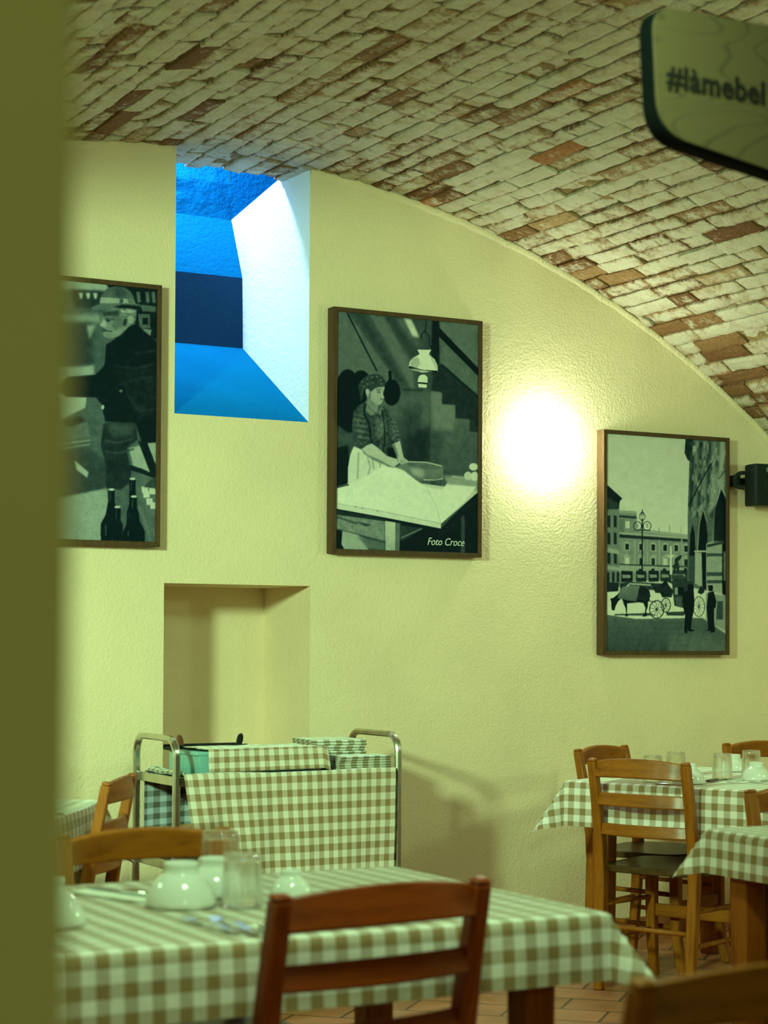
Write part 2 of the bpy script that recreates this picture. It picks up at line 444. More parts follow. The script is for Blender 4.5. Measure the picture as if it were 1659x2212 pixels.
    mb.build('shaft_wall', M['blue'], win, smooth=True, fix=False)
    mb = MB()
    mb.grid(lambda u, v: (xr + 1.2*u, 7.60 + .03*v + .005*noise.noise((u*30, v*20, 2))*min(1, u*20) - .12*u, 3.121+.85*v), 24, 16)
    mb.build('shaft_wall', M['blue'], win, smooth=True, fix=False)
    mb = MB()
    mb.add([(4.59,7.6,3.1),(4.59,7.1,3.1),(4.59,7.1,3.95),(4.59,7.6,3.95), (xl,7.1,3.27),(4.59,7.1,3.27),(4.59,7.1,3.95),(xl,7.1,3.95)], [(0,1,2,3),(4,7,6,5)])
    mb.add([(xr,7.60,3.121),(xr,7.132,3.197),(4.59,7.132,3.197),(4.59,7.6,3.121)], [(0,1,2,3)])
    mb.build('shaft_wall', M['blue'], win, fix=False)

    # --- side walls, near pier, floor
    mb = MB(); mb.box((6.25, 3.4, 1.25), (.2, 7.2, 2.5)); tag(mb.build('wall_right', M['wall']), kind='structure')
    mb = MB(); mb.box((-2.4, 4.2, 1.6), (.2, 5.6, 3.2)); tag(mb.build('wall_left', M['wall']), kind='structure')
    mb = MB(); mb.box((-.745+.263, .90, 1.5), (1.5, .30, 3.2)); tag(mb.build('wall_front', M['pillar'], bev=.012, seg=3), kind='structure')
    mb = MB(); mb.add([(-3,-3,0),(7,-3,0),(7,7.3,0),(-3,7.3,0)], [(0,1,2,3)]); tag(mb.build('floor', M['floor'], fix=False), kind='structure')
    mb = MB(); mb.box((3.0, WY-.006, .04), (6.2, .012, .08)); tag(mb.build('baseboard_back', M['skirt'], bev=.002), kind='structure')

def build_vault():
    rnd = random.Random(3)
    vs, fs, cols = [], [], []
    def P(s, y, d):           # arc position, y, depth below the vault surface (positive = down into the room)
        a = s/VR; r = VR - d
        return (VX + r*math.sin(a), y, VZ + r*math.cos(a))
    # mortar shell
    S0, S1, Y0 = -2.1, 3.75, -1.0
    ns, ny = 300, 150
    def patch(sa, sb, ya, yb, ns, ny):
        b = len(vs)
        for j in range(ny+1):
            for i in range(ns+1):
                s = sa+(sb-sa)*i/ns; y = ya+(yb-ya)*j/ny
                d = -.016 + .010*noise.noise((s*14, y*14, 0)) + .006*noise.noise((s*40, y*40, 5))
                vs.append(P(s, y, d)); cols.append((0, .5, 1))
        for j in range(ny):
            for i in range(ns):
                a = b+j*(ns+1)+i; fs.append((a, a+ns+1, a+ns+2, a+1))
    patch(S0, S1, Y0, 3.2, 60, 40)
    patch(S0, S1, 3.2, WY+.03, ns, ny)
    sw0, sw1 = (2.79-VX)*1.0, (3.42-VX)*1.003
    patch(sw0, sw1, WY+.03, 7.10, 30, 14)
    H = .078
    nc0, nc1 = int(-2.1/H), int(3.62/H)
    for c in range(nc0, nc1):
        sc = (c+.5)*H
        inwin = sw0-.02 < sc < sw1+.02
        yend = 7.10 + rnd.uniform(-.05, .05) if inwin else WY+.03
        y = 3.15 + rnd.uniform(0, .28)
        drift = rnd.uniform(-.004, .004)
        while y < yend:
            L = rnd.choice([.29, .285, .28, .295, .27, .30, .14, .26, .23])
            ya, yb = y, min(y+L, yend); y += L + rnd.uniform(.004, .011)
            if yb-ya < .05: continue
            hh = H/2 - rnd.uniform(.0015, .0055)
            hue = rnd.random()
            prot = rnd.uniform(-.002, .006); tl = rnd.uniform(-.004, .005); ts = rnd.uniform(-.003, .003)
            if rnd.random() < .05: prot -= .014
            # cluster of bare bricks
            cl = noise.noise((sc*1.1, ya*.9, 11)) 
            near = 1 if sc < .55 else 0
            wash = rnd.gauss(.74, .16) + .10*cl
            if rnd.random() < .07 + .24*max(0, cl): wash = rnd.uniform(.05, .42)
            if yb > WY-.22 and not inwin and rnd.random() < .45: wash -= .38; hue = hue*.5
            if sc > 2.9: wash -= .18*min(1, (sc-2.9)/.4)
            wash = max(0, min(1, wash))
            cen = (ya+yb)/2
            nx, nyg = 4, max(4, int((yb-ya)/.022))
            b = len(vs); seed = rnd.uniform(0, 50)
            chip = rnd.random() < .35; cend = rnd.choice((0, 1))
            for j in range(nyg+1):
                for i in range(nx+1):
                    u, v = i/nx*2-1, j/nyg*2-1
                    s = sc + drift + u*hh + .003*noise.noise((seed, v*3, u))
                    yy = cen + v*(yb-ya)/2 + .004*noise.noise((seed+9, u*2, v))
                    d = prot + tl*v + ts*u + .0035*noise.noise((s*25, yy*25, seed)) + .002*noise.noise((s*90, yy*90, seed))
                    if chip and (v > .5 if cend else v < -.5): d -= .010*max(0, noise.noise((s*18, yy*18, seed))+.25)
                    if abs(u) > .99 or abs(v) > .99: d -= .004
                    vs.append(P(s, yy, d)); cols.append((wash-(.30 if (abs(u) > .99 or abs(v) > .99) else 0), hue, 0))
            for j in range(nyg):
                for i in range(nx):
                    a = b+j*(nx+1)+i; fs.append((a, a+nx+1, a+nx+2, a+1))
            # skirt to the mortar
            ring = [(i, 0) for i in range(nx+1)] + [(nx, j) for j in range(1, nyg+1)] + [(i, nyg) for i in range(nx-1, -1, -1)] + [(0, j) for j in range(nyg-1, 0, -1)]
            b2 = len(vs)
            for i, j in ring:
                u, v = i/nx*2-1, j/nyg*2-1
                vs.append(P(sc + drift + u*(hh+.001), cen + v*((yb-ya)/2+.001), -.03)); cols.append((wash*.4, hue*.6, .35))
            k = len(ring)
            for q in range(k):
                i, j = ring[q]; i2, j2 = ring[(q+1) % k]
                fs.append((b+j*(nx+1)+i, b+j2*(nx+1)+i2, b2+(q+1) % k, b2+q))
    me = bpy.data.meshes.new('ceiling'); me.from_pydata(vs, [], fs)
    ca = me.color_attributes.new('Col', 'FLOAT_COLOR', 'POINT')
    ca.data.foreach_set('color', np.hstack([np.array(cols, dtype=np.float32), np.ones((len(cols), 1), np.float32)]).ravel())
    me.materials.append(M['brick'])
    o = bpy.data.objects.new('ceiling', me); C.objects.link(o); tag(o, kind='structure')

# ------------------------------------------------------------------ raster pictures (vertex colours on the print)
class Canvas:
    def __init__(s, W, H, quad):
        """quad: source coordinates of TL, TR, BR, BL of the print"""
        s.W, s.H = W*2, H*2
        s.a = np.zeros((s.H, s.W), np.float32)
        src = np.array(quad, float); dst = np.array([(0,0),(s.W,0),(s.W,s.H),(0,s.H)], float)
        A = []; B = []
        for (x, y), (u, v) in zip(src, dst):
            A.append([x,y,1,0,0,0,-u*x,-u*y]); B.append(u)
            A.append([0,0,0,x,y,1,-v*x,-v*y]); B.append(v)
        h = np.linalg.solve(np.array(A), np.array(B)); s.h = np.append(h, 1).reshape(3, 3)
        s.rng = np.random.default_rng(5)
        s.sc = s.W/abs(src[1][0]-src[0][0])
    def T(s, pts):
        p = np.array(pts, float); q = np.c_[p, np.ones(len(p))] @ s.h.T
        return q[:, :2]/q[:, 2:]
    def mask(s, q):
        x0, x1 = int(max(0, q[:,0].min()-1)), int(min(s.W, q[:,0].max()+2))
        y0, y1 = int(max(0, q[:,1].min()-1)), int(min(s.H, q[:,1].max()+2))
        if x1 <= x0 or y1 <= y0: return None
        X, Y = np.meshgrid(np.arange(x0, x1)+.5, np.arange(y0, y1)+.5)
        ins = np.zeros(X.shape, bool); n = len(q)
        for i in range(n):
            xa, ya = q[i]; xb, yb = q[(i+1) % n]
            if ya == yb: continue
            c = ((ya > Y) != (yb > Y)) & (X < (xb-xa)*(Y-ya)/(yb-ya)+xa)
            ins ^= c
        return x0, x1, y0, y1, ins
    @staticmethod
    def blur(a, r):
        r = int(r)
        if r < 1: return a
        for ax in (0, 1):
            for _ in range(2):
                p = np.pad(a, [(r+1, r) if k == ax else (0, 0) for k in (0, 1)], mode='edge')
                c = np.cumsum(p, axis=ax, dtype=np.float64)
                n = a.shape[ax]
                a = ((np.take(c, range(2*r+1, 2*r+1+n), axis=ax) - np.take(c, range(0, n), axis=ax))/(2*r+1)).astype(np.float32)
        return a
    def poly(s, pts, val, soft=0, alpha=1.0, tex=0, grad=None, sm=0):
        if sm:
            pts = s.smooth(pts, sm)
        r = s.mask(s.T(pts))
        if r is None: return
        x0, x1, y0, y1, ins = r
        sf = int(soft*s.sc)
        if sf:
            X0, X1, Y0, Y1 = max(0, x0-3*sf), min(s.W, x1+3*sf), max(0, y0-3*sf), min(s.H, y1+3*sf)
            m = np.zeros((Y1-Y0, X1-X0), np.float32); m[y0-Y0:y1-Y0, x0-X0:x1-X0] = ins
            m = s.blur(m, sf); x0, x1, y0, y1 = X0, X1, Y0, Y1
        else: m = ins.astype(np.float32)
        m = m*alpha
        v = np.full(m.shape, val, np.float32)
        if grad is not None:
            t = np.linspace(0, 1, m.shape[0])[:, None]; v = (val + (grad-val)*t).astype(np.float32)*np.ones_like(m)
        if tex:
            n = s.rng.random(m.shape).astype(np.float32)
            n = s.blur(n, 3)-.5; v = v + tex*n*6
        s.a[y0:y1, x0:x1] = s.a[y0:y1, x0:x1]*(1-m) + v*m
    @staticmethod
    def smooth(pts, it):
        p = [tuple(map(float, q)) for q in pts]
        for _ in range(it):
            o = []
            for i in range(len(p)):
                a, b = p[i], p[(i+1) % len(p)]
                o += [(.75*a[0]+.25*b[0], .75*a[1]+.25*b[1]), (.25*a[0]+.75*b[0], .25*a[1]+.75*b[1])]
            p = o
        return p
    def ell(s, cx, cy, rx, ry, val, soft=0, alpha=1.0, a0=0, rot=0, **k):
        pts = []
        for i in range(36):
            a = 2*PI*i/36; x, y = rx*math.cos(a), ry*math.sin(a)
            pts.append((cx + x*math.cos(rot)-y*math.sin(rot), cy + x*math.sin(rot)+y*math.cos(rot)))
        s.poly(pts, val, soft, alpha, **k)
    def line(s, pts, w, val, soft=0, alpha=1.0):
        for (xa, ya), (xb, yb) in zip(pts, pts[1:]):
            dx, dy = xb-xa, yb-ya; L = math.hypot(dx, dy) or 1; nx, ny = -dy/L*w/2, dx/L*w/2
            s.poly([(xa+nx, ya+ny), (xb+nx, yb+ny), (xb-nx, yb-ny), (xa-nx, ya-ny)], val, soft, alpha)
    def ring(s, cx, cy, rx, ry, w, val, spokes=0):
        p = [(cx+rx*math.cos(2*PI*i/40), cy+ry*math.sin(2*PI*i/40)) for i in range(41)]
        s.line(p, w, val)
        for k in range(spokes):
            a = 2*PI*k/spokes+.2; s.line([(cx, cy), (cx+rx*math.cos(a), cy+ry*math.sin(a))], w*.45, val)
        if spokes: s.ell(cx, cy, rx*.14, ry*.14, val)
    def noise(s, amt, r, box=None):
        n = s.rng.random(s.a.shape).astype(np.float32); n = s.blur(n, r)-.5
        n /= (n.std()+1e-6); s.a += amt*n
    def result(s):
        a = np.clip(s.a, 0, 1).reshape(s.H//2, 2, s.W//2, 2).mean((1, 3))
        return a

def picture_mesh(name, cv, w, h, parent, y, GAMMA=1.7):
    g = cv.result(); H, W = g.shape
    xs = np.linspace(-w/2, w/2, W); zs = np.linspace(h/2, -h/2, H)
    X, Z = np.meshgrid(xs, zs)
    co = np.stack([X, np.full_like(X, y), Z], -1).reshape(-1, 3).astype(np.float32)
    idx = np.arange(H*W).reshape(H, W)
    q = np.stack([idx[1:, :-1], idx[1:, 1:], idx[:-1, 1:], idx[:-1, :-1]], -1).reshape(-1, 4)
    me = bpy.data.meshes.new(name)
    me.vertices.add(len(co)); me.vertices.foreach_set('co', co.ravel())
    me.loops.add(q.size); me.loops.foreach_set('vertex_index', q.ravel().astype(np.int32))
    me.polygons.add(len(q)); me.polygons.foreach_set('loop_start', np.arange(0, q.size, 4, dtype=np.int32))
    me.update(calc_edges=True); me.validate()
    v = np.clip((g.reshape(-1)-.06)/.94, 0, 1)**GAMMA
    st = [0, .10, .35, 1.0]
    col = np.stack([np.interp(v, st, c) for c in ([.002,.048,.25,.92],[.010,.075,.29,.88],[.016,.085,.28,.78])], -1)
    ca = me.color_attributes.new('Col', 'FLOAT_COLOR', 'POINT')
    ca.data.foreach_set('color', np.c_[col, np.ones(len(col))].astype(np.float32).ravel())
    me.materials.append(M['pic'])
    o = bpy.data.objects.new(name, me); C.objects.link(o); o.parent = parent
    return o

def framed(xc, zc, w, h, cv, label, gam=1.7):
    D = .055; fw = .018
    t = empty('framed_photograph', (xc, WY-.001, zc), 0, label, 'picture', 'framed old photographs on the wall')
    mb = MB()
    o = [(-w/2,-h/2),(w/2,-h/2),(w/2,h/2),(-w/2,h/2)]
    i_ = [(-w/2+fw,-h/2+fw),(w/2-fw,-h/2+fw),(w/2-fw,h/2-fw),(-w/2+fw,h/2-fw)]
    for k in range(4):
        a, b, c, d = o[k], o[(k+1) % 4], i_[(k+1) % 4], i_[k]
        q = [a, b, c, d]
        mb.add([(x, 0, z) for x, z in q] + [(x, -D, z) for x, z in q], [(0,3,2,1),(4,5,6,7),(0,1,5,4),(1,2,6,5),(2,3,7,6),(3,0,4,7)])
    mb.build('frame', M['frame'], t, bev=.0015, seg=1)
    picture_mesh('photo_print', cv, w-2*fw+.002, h-2*fw+.002, t, -D+.008, gam)
    return t

def pic_woman():
    c = Canvas(320, 464, [(150,120),(1305,240),(1302,2110),(137,2082)]); P, E, L = c.poly, c.ell, c.line
    c.a[:] = .30
    P([(150,110),(240,130),(620,640),(600,900),(150,900)], .40, 6)
    P([(240,130),(440,150),(800,650),(800,770),(640,760),(600,640)], .30, 8)
    P([(300,140),(360,145),(700,700),(650,700)], .24, 14)
    P([(420,150),(540,165),(760,560),(790,760),(760,760)], .42, 14)
    P([(540,165),(640,180),(820,420),(820,560),(760,500)], .26, 10)
    P([(620,180),(720,190),(820,340),(830,440),(760,380)], .38, 16)
    L([(235,135),(480,615)], 12, .10, 2)
    L([(690,765),(860,775)], 12, .14, 3)
    P([(700,185),(760,195),(800,280),(825,340),(770,330)], .85, 8)
    P([(570,770),(930,780),(930,1380),(560,1380)], .36, 20)
    P([(680,950),(820,900),(840,1150),(780,1360),(650,1350)], .24, 40)
    P([(850,900),(900,900),(905,1350),(840,1350)], .38, 16)
    P([(720,1150),(930,1050),(930,1390),(700,1390)], .16, 30)
    P([(980,200),(1310,230),(1310,640),(985,270)], .42, 4)
    P([(930,200),(988,206),(985,660),(915,640)], .10, 6)
    P([(985,330),(1310,640),(1310,820),(1000,570)], .40, 4)
    P([(985,260),(1310,600),(1310,665),(985,335)], .06, 3)
    P([(920,780),(1015,790),(1015,885),(1125,895),(1125,1000),(1240,1008),(1240,1110),(1310,1115),(1310,1480),(920,1380)], .42, 4, grad=.30)
    P([(920,790),(1010,790),(1010,880),(1120,890),(1120,1000),(1100,1100),(940,1100)], .50, 14, .8)
    P([(950,540),(1060,600),(1310,840),(1310,1115),(1235,1108),(1235,1008),(1120,1000),(1120,890),(1010,885),(1010,790),(925,770)], .17, 4)
    L([(1000,560),(1310,835)], 18, .11, 5)
    P([(920,1100),(1010,1100),(1010,1400),(920,1400)], .28, 25)
    P([(1000,1250),(1310,1260),(1310,1470),(1000,1420)], .34, 30, .7)
    # pots on the wall
    E(240,840,110,240,.03,5); E(350,690,70,80,.03,5); E(250,1060,60,60,.05,8)
    P([(150,900),(230,1000),(250,1120),(150,1060)], .05, 8)
    E(600,790,70,106,.03,4); L([(585,615),(590,700)], 26, .06, 3)
    P([(140,1250),(240,1210),(260,1400),(240,1550),(140,1560)], .06, 10)
    P([(150,1060),(260,1130),(250,1220),(150,1240)], .30, 12)
    # lamp
    L([(885,205),(872,290)], 8, .05); L([(872,290),(845,310),(838,350)], 7, .08); L([(872,290),(905,330),(905,400),(925,430)], 7, .08)
    P([(808,440),(922,442),(905,470),(905,482),(950,520),(972,570),(975,620),(935,632),(850,628),(765,605),(738,580),(748,535),(785,500),(825,480),(825,468)], .97, 1)
    E(790,550,38,50,.74,6,rot=.3); P([(905,480),(945,520),(970,570),(972,620),(940,560)], .80, 6)
    P([(740,572),(850,605),(972,612),(972,632),(850,628),(740,590)], .12, 1); P([(765,592),(850,612),(930,618),(850,628)], .9, 1)
    L([(850,628),(855,650)], 10, .3)
    P([(822,660),(840,645),(870,645),(892,665),(893,712),(810,704)], .96, 1); P([(810,704),(893,712),(893,724),(810,716)], .1)
    P([(815,718),(888,726),(884,752),(820,748)], .95, 1)
    # woman: hair and scarf
    P([(380,750),(400,760),(395,850),(360,900),(335,870)], .06, 3)
    P([(385,755),(460,740),(545,735),(540,770),(528,800),(541,838),(528,846),(520,880),(490,895),(450,885),(415,850),(390,810)], .66, 2, sm=1)
    P([(400,770),(430,770),(425,850),(470,890),(440,890),(400,840)], .42, 6)
    P([(410,830),(440,880),(490,895),(488,960),(440,940),(395,880)], .52, 3)
    P([(322,745),(345,690),(395,650),(470,634),(525,655),(552,705),(548,742),(470,748),(425,790),(395,755),(372,765),(365,830),(345,870),(340,800)], .24, 2, tex=.10, sm=1)
    for x, y in [(360,700),(400,680),(440,665),(480,660),(510,690),(450,710),(400,720),(370,740),(520,720)]: E(x,y,9,6,.45,2)
    E(404,785,15,24,.72,2); E(406,818,5,5,.9)
    L([(478,770),(510,765)], 7, .25, 1); L([(482,788),(508,787)], 8, .22, 1); L([(505,845),(530,843)], 6, .30, 1); P([(515,770),(541,838),(515,832)], .74, 3)
    # blouse
    P([(290,935),(340,885),(385,870),(430,930),(475,975),(505,900),(560,930),(600,1010),(640,1110),(668,1185),(610,1215),(600,1260),(560,1300),(500,1290),(440,1210),(355,1262),(300,1215),(274,1110),(278,1000)], .26, 2, tex=.22, sm=1)
    for pts, v in [([(300,980),(380,960),(390,1100),(330,1200),(290,1120)], .34), ([(460,1010),(510,1000),(560,1060),(520,1180),(470,1130)], .42), ([(585,1010),(640,1140),(650,1180),(610,1190)], .40)]:
        P(pts, v, 14, .8, tex=.30)
    for k in range(9): L([(285+k*5, 985+k*24),(380+k*7, 1000+k*24)], 7, .46 if k % 2 else .16, 3, .8)
    for k in range(5): L([(590+k*12, 1030+k*36),(640+k*9, 1040+k*34)], 7, .5, 3, .8)
    P([(395,885),(430,930),(470,965),(430,985),(385,930)], .50, 3, tex=.15); P([(488,950),(510,905),(535,930),(500,980)], .45, 3)
    L([(385,880),(375,960),(420,1060),(430,1180),(455,1220)], 14, .08, 4); L([(520,930),(540,1060),(545,1180),(530,1290)], 9, .10, 3)
    P([(560,1250),(640,1230),(650,1330),(570,1330)], .05, 8)
    # apron
    P([(290,1232),(350,1258),(420,1310),(500,1345),(565,1395),(560,1440),(430,1480),(240,1550),(243,1400),(262,1300)], .90, 3)
    for pts in ([(400,1310),(425,1400),(405,1475)], [(440,1320),(455,1420)], [(500,1350),(510,1410)], [(330,1280),(320,1500)]): L(pts, 10, .62, 4)
    # arms, hands
    P([(355,1255),(395,1225),(440,1208),(500,1255),(560,1310),(640,1335),(660,1370),(620,1402),(570,1385),(480,1335),(400,1305)], .78, 2)
    P([(360,1262),(400,1300),(480,1335),(580,1385),(570,1395),(450,1345),(370,1290)], .48, 4)
    P([(605,1215),(668,1185),(690,1290),(700,1325),(735,1350),(730,1392),(690,1395),(655,1360),(640,1310)], .76, 2)
    P([(605,1215),(625,1210),(660,1330),(640,1310)], .45, 4)
    for x in (672,690,708): L([(x,1340),(x+14,1390)], 4, .45, 1)
    # sieve
    P([(725,1365),(1020,1395),(1022,1560),(985,1578),(900,1570),(820,1510),(640,1400)], .50, 2, grad=.38)
    E(870,1388,150,30,.40,1,rot=.09); P([(740,1400),(860,1420),(860,1490),(780,1470)], .66, 12)
    L([(735,1358),(880,1362),(1010,1392)], 10, .72, 1); L([(860,1505),(960,1508),(1020,1494)], 9, .78, 1); P([(830,1520),(1020,1505),(1020,1560),(985,1578),(900,1570)], .30, 4, tex=.15)
    # under the table
    P([(130,1735),(1005,1900),(1310,1590),(1310,2130),(130,2110)], .09, 0, grad=.07)
    # table and flour
    P([(137,1575),(240,1545),(430,1480),(1030,1560),(1100,1470),(1305,1500),(1305,1605),(1005,1865),(137,1740)], .84, 2)
    P([(1020,1470),(1200,1480),(1305,1510),(1305,1600),(1180,1560),(1060,1545)], .62, 12)
    P([(137,1580),(330,1510),(440,1450),(515,1402),(560,1398),(640,1405),(700,1430),(790,1500),(880,1565),(1010,1585),(1060,1545),(1290,1560),(1190,1690),(1005,1860),(137,1730)], .97, 4)
    P([(137,1700),(500,1760),(1003,1862),(1003,1905),(560,1820),(137,1745)], .90, 1)
    L([(890,1585),(965,1720),(1000,1860)], 6, .80, 2); L([(137,1702),(500,1762),(1000,1864)], 5, .70, 2)
    L([(137,1575),(250,1548)], 12, .25, 2)
    for x, y in [(305,1730),(360,1742),(485,1765)]: E(x,y,5,4,.3)
    P([(142,1790),(545,1845),(545,2015),(142,1912)], .52, 2, tex=.12)
    L([(150,1815),(320,1870)], 16, .30, 4); P([(310,1850),(440,1880),(380,1892)], .22, 3); L([(142,1912),(545,2015)], 8, .30, 2)
    P([(137,1750),(548,1830),(548,1848),(137,1795)], .16, 2)
    P([(548,1845),(632,1858),(630,2100),(548,2095)], .82, 1, grad=.70); P([(632,1858),(672,1865),(664,2105),(630,2100)], .42, 2)
    P([(195,1928),(320,1960),(400,2000),(412,2095),(215,2085),(188,2040)], .66, 3); P([(320,1965),(548,2020),(548,2090),(412,2085)], .40, 10)
    P([(672,1880),(860,1905),(690,2010),(672,2000)], .22, 3); L([(678,1985),(850,1905)], 8, .55, 2)
    P([(1165,1810),(1195,1790),(1200,2110),(1165,2110)], .26, 4)
    E(1267,1398,36,30,.93,2); E(1222,1472,32,34,.86,2); E(1275,1475,32,38,.92,2); E(1262,1440,8,6,.45)
    c.noise(.012, 1); c.noise(.012, 8)
    return c

def pic_square():
    c = Canvas(318, 464, [(172,150),(1222,232),(1216,2085),(163,2065)]); P, E, L = c.poly, c.ell, c.line
    c.a[:] = .86
    P([(160,130),(900,190),(900,1060),(160,1000)], .82, 0, grad=.90)
    # left building
    P([(160,700),(285,745),(290,1290),(305,1500),(160,1500)], .46, 2, tex=.08)
    P([(160,600),(190,612),(312,725),(290,748),(282,810),(160,780)], .10, 2)
    P([(160,700),(280,770),(280,820),(160,820)], .20, 4)
    for y in (870,1020,1190): 
        for x in (195,250): P([(x-14,y),(x+12,y+8),(x+12,y+110),(x-14,y+104)], .13, 2)
    P([(165,1150),(280,1180),(285,1215),(165,1195)], .62, 3); P([(165,1310),(285,1330),(285,1360),(165,1345)], .62, 3)
    for x in (190,235,275): P([(x-14,1370),(x+8,1372),(x+8,1460),(x-14,1460)], .12, 2)
    # palace at the end of the square
    P([(285,828),(436,842),(438,990),(885,1050),(885,1450),(285,1450)], .52, 1, tex=.05)
    P([(285,825),(436,840),(436,862),(285,848)], .62, 1); P([(285,870),(438,884),(438,905),(285,892)], .20, 2)
    P([(285,905),(330,905),(330,1040),(285,1040)], .42, 6)
    P([(440,992),(885,1052),(885,1072),(440,1015)], .66, 2); P([(285,1040),(885,1090),(885,1116),(285,1068)], .15, 2); P([(285,1020),(885,1072),(885,1088),(285,1036)], .68, 2)
    P([(338,925),(375,928),(375,990),(338,988)], .84, 1)
    for i, x in enumerate((352,475,580,685,782,868)):
        y = 1140+i*5
        P([(x-27,y-28),(x+27,y-24),(x+27,y+46),(x-27,y+44)], .62, 2); P([(x-15,y-18),(x+15,y-16),(x+15,y+36),(x-15,y+34)], .12, 1)
        P([(x-32,y-22),(x,y-38),(x+32,y-18),(x,y-26)], .72, 1)
        y = 1268+i*4
        P([(x-26,y-34),(x+26,y-32),(x+26,y+40),(x-26,y+38)], .66, 2); P([(x-15,y-22),(x+15,y-20),(x+15,y+38),(x-15,y+36)], .85 if i in (0, 3) else .14, 1)
        P([(x-34,y-32),(x,y-54),(x+34,y-30),(x,y-42)], .74, 1)
    for x in (420,530,635,830): P([(x-8,1090),(x+8,1092),(x+8,1310),(x-8,1308)], .60, 3)
    P([(285,1298),(885,1328),(885,1340),(285,1310)], .22, 2); P([(285,1312),(885,1342),(885,1390),(285,1370)], .64, 3)
    for x0, x1, v in ((300,400,.10),(430,520,.14),(540,630,.12),(645,735,.16),(750,880,.2)):
        P([(x0,1360),(x1,1366),(x1,1460),(x0,1460)], v, 2); P([(x0+8,1395),(x1-20,1398),(x1-16,1425),(x0+12,1425)], .55, 3)
    for x in (468,580,680,865): P([(x-16,1345),(x+12,1345),(x+12,1380),(x-16,1380)], .14, 1)
    # monument: generic statue on a plinth
    P([(728,1150),(742,1150),(744,1400),(726,1400)], .92, 1); P([(690,1215),(728,1235),(780,1215),(742,1255),(726,1255)], .90, 2)
    P([(750,1330),(770,1300),(775,1255),(800,1240),(835,1225),(822,1262),(800,1285),(812,1330),(800,1400),(780,1340),(768,1395),(758,1350)], .16, 1)
    P([(742,1405),(830,1400),(880,1435),(740,1440)], .25, 2)
    # street lamp
    L([(486,890),(484,1400)], 11, .10); c.ring(486,885,24,36,6,.16); P([(470,880),(486,815),(502,880)], .20, 1); P([(478,862),(494,862),(490,905),(482,905)], .75, 1)
    for sx in (-1, 1):
        c.ring(486+sx*42,970,34,40,7,.14); P([(486+sx*42-10,950),(486+sx*42+10,950),(486+sx*42+7,985),(486+sx*42-7,985)], .6, 1)
    L([(440,1005),(555,1008)], 8, .14)
    for x, h in ((632,50),(725,70),(826,60),(415,30)): L([(x,1035),(x,1035-h)], 4, .45)
    # gothic palace on the right
    P([(868,190),(1230,215),(1230,1570),(1040,1550),(880,1500),(885,800),(900,400),(885,392),(858,330)], .36, 1)
    P([(868,190),(935,205),(920,330),(900,400),(885,392),(858,330)], .14, 3)
    for x, v, w in ((930,.20,30),(965,.46,20),(1000,.22,24),(1040,.48,22),(1080,.22,20),(1120,.50,24),(1190,.62,40)): L([(x,230),(x-18,820)], w, v, 8)
    rr = random.Random(4)
    for k in range(120):
        x, y = rr.uniform(905,1215), rr.uniform(250,900); P([(x-7,y-26),(x+9,y-20),(x+5,y+28),(x-8,y+22)], rr.choice([.12,.62,.72,.2]), 4, .6)
    P([(1100,520),(1215,500),(1215,700),(1165,640),(1120,820),(1060,860)], .62, 16, .7, tex=.25)
    L([(888,800),(1100,400)], 10, .08, 1); L([(1090,420),(1140,285),(1138,370),(1098,450)], 8, .62, 1); L([(1160,560),(1215,480)], 6, .15, 1)
    P([(1100,1130),(1112,960),(1130,790),(1178,640),(1206,700),(1225,790),(1225,1200),(1100,1140)], .06, 2)
    L([(1105,1120),(1120,820),(1178,636),(1222,725)], 12, .62, 2)
    P([(972,1200),(980,1020),(1000,880),(1018,830),(1042,900),(1058,1060),(1046,1220),(1046,1540),(1015,1520),(1005,1260)], .07, 2)
    L([(968,1200),(985,960),(1018,820),(1052,940)], 9, .55, 2)
    P([(898,1235),(905,1060),(925,955),(945,1040),(950,1200),(942,1240)], .08, 2); P([(898,1235),(945,1235),(945,1470),(890,1450)], .26, 3)
    P([(1045,1130),(1115,1105),(1198,1112),(1200,1150),(1190,1575),(1045,1545)], .62, 2, tex=.08)
    P([(1115,820),(1190,720),(1190,1120),(1110,1120)], .12, 10, .8)
    for y, h in ((1215,30),(1382,36),(1452,30)): P([(1050,y),(1188,y+4),(1188,y+h),(1050,y+h)], .26, 3)
    P([(1052,1140),(1200,1112),(1200,1132),(1052,1165)], .20, 2); P([(940,1190),(1048,1190),(1048,1206),(940,1206)], .7, 1)
    P([(948,1210),(1005,1210),(1008,1520),(945,1480)], .66, 3); P([(1185,1130),(1225,1140),(1225,1600),(1185,1580)], .06, 3); P([(1196,1200),(1222,1200),(1222,1460),(1196,1460)], .4, 6)
    # ground
    P([(155,1548),(600,1530),(1050,1545),(1225,1600),(1225,1900),(1000,1795),(430,1795),(155,1755)], .93, 2)
    P([(1040,1560),(1225,1590),(1225,1910),(1040,1820)], .55, 8)
    P([(155,1742),(430,1786),(1005,1784),(1225,1930),(1225,2100),(155,2100)], .34, 2, grad=.26, tex=.03)
    P([(700,1900),(1225,1960),(1225,2100),(720,2100)], .36, 40)
    for k in range(9): L([(180+k*110, 1800),(120+k*105, 2090)], 3, .20, 1, .6)
    for k in range(6): L([(165, 1810+k*48),(900, 1830+k*50)], 3, .20, 1, .5)
    L([(1005,1780),(1220,1930)], 6, .60, 1)
    P([(175,1460),(280,1465),(275,1540),(175,1545)], .12, 3); P([(240,1740),(540,1735),(620,1760),(240,1752)], .25, 3); P([(690,1730),(860,1725),(850,1765),(700,1760)], .22, 3)
    # crowd behind
    P([(290,1470),(360,1455),(560,1470),(700,1480),(700,1530),(290,1540)], .18, 4, tex=.2)
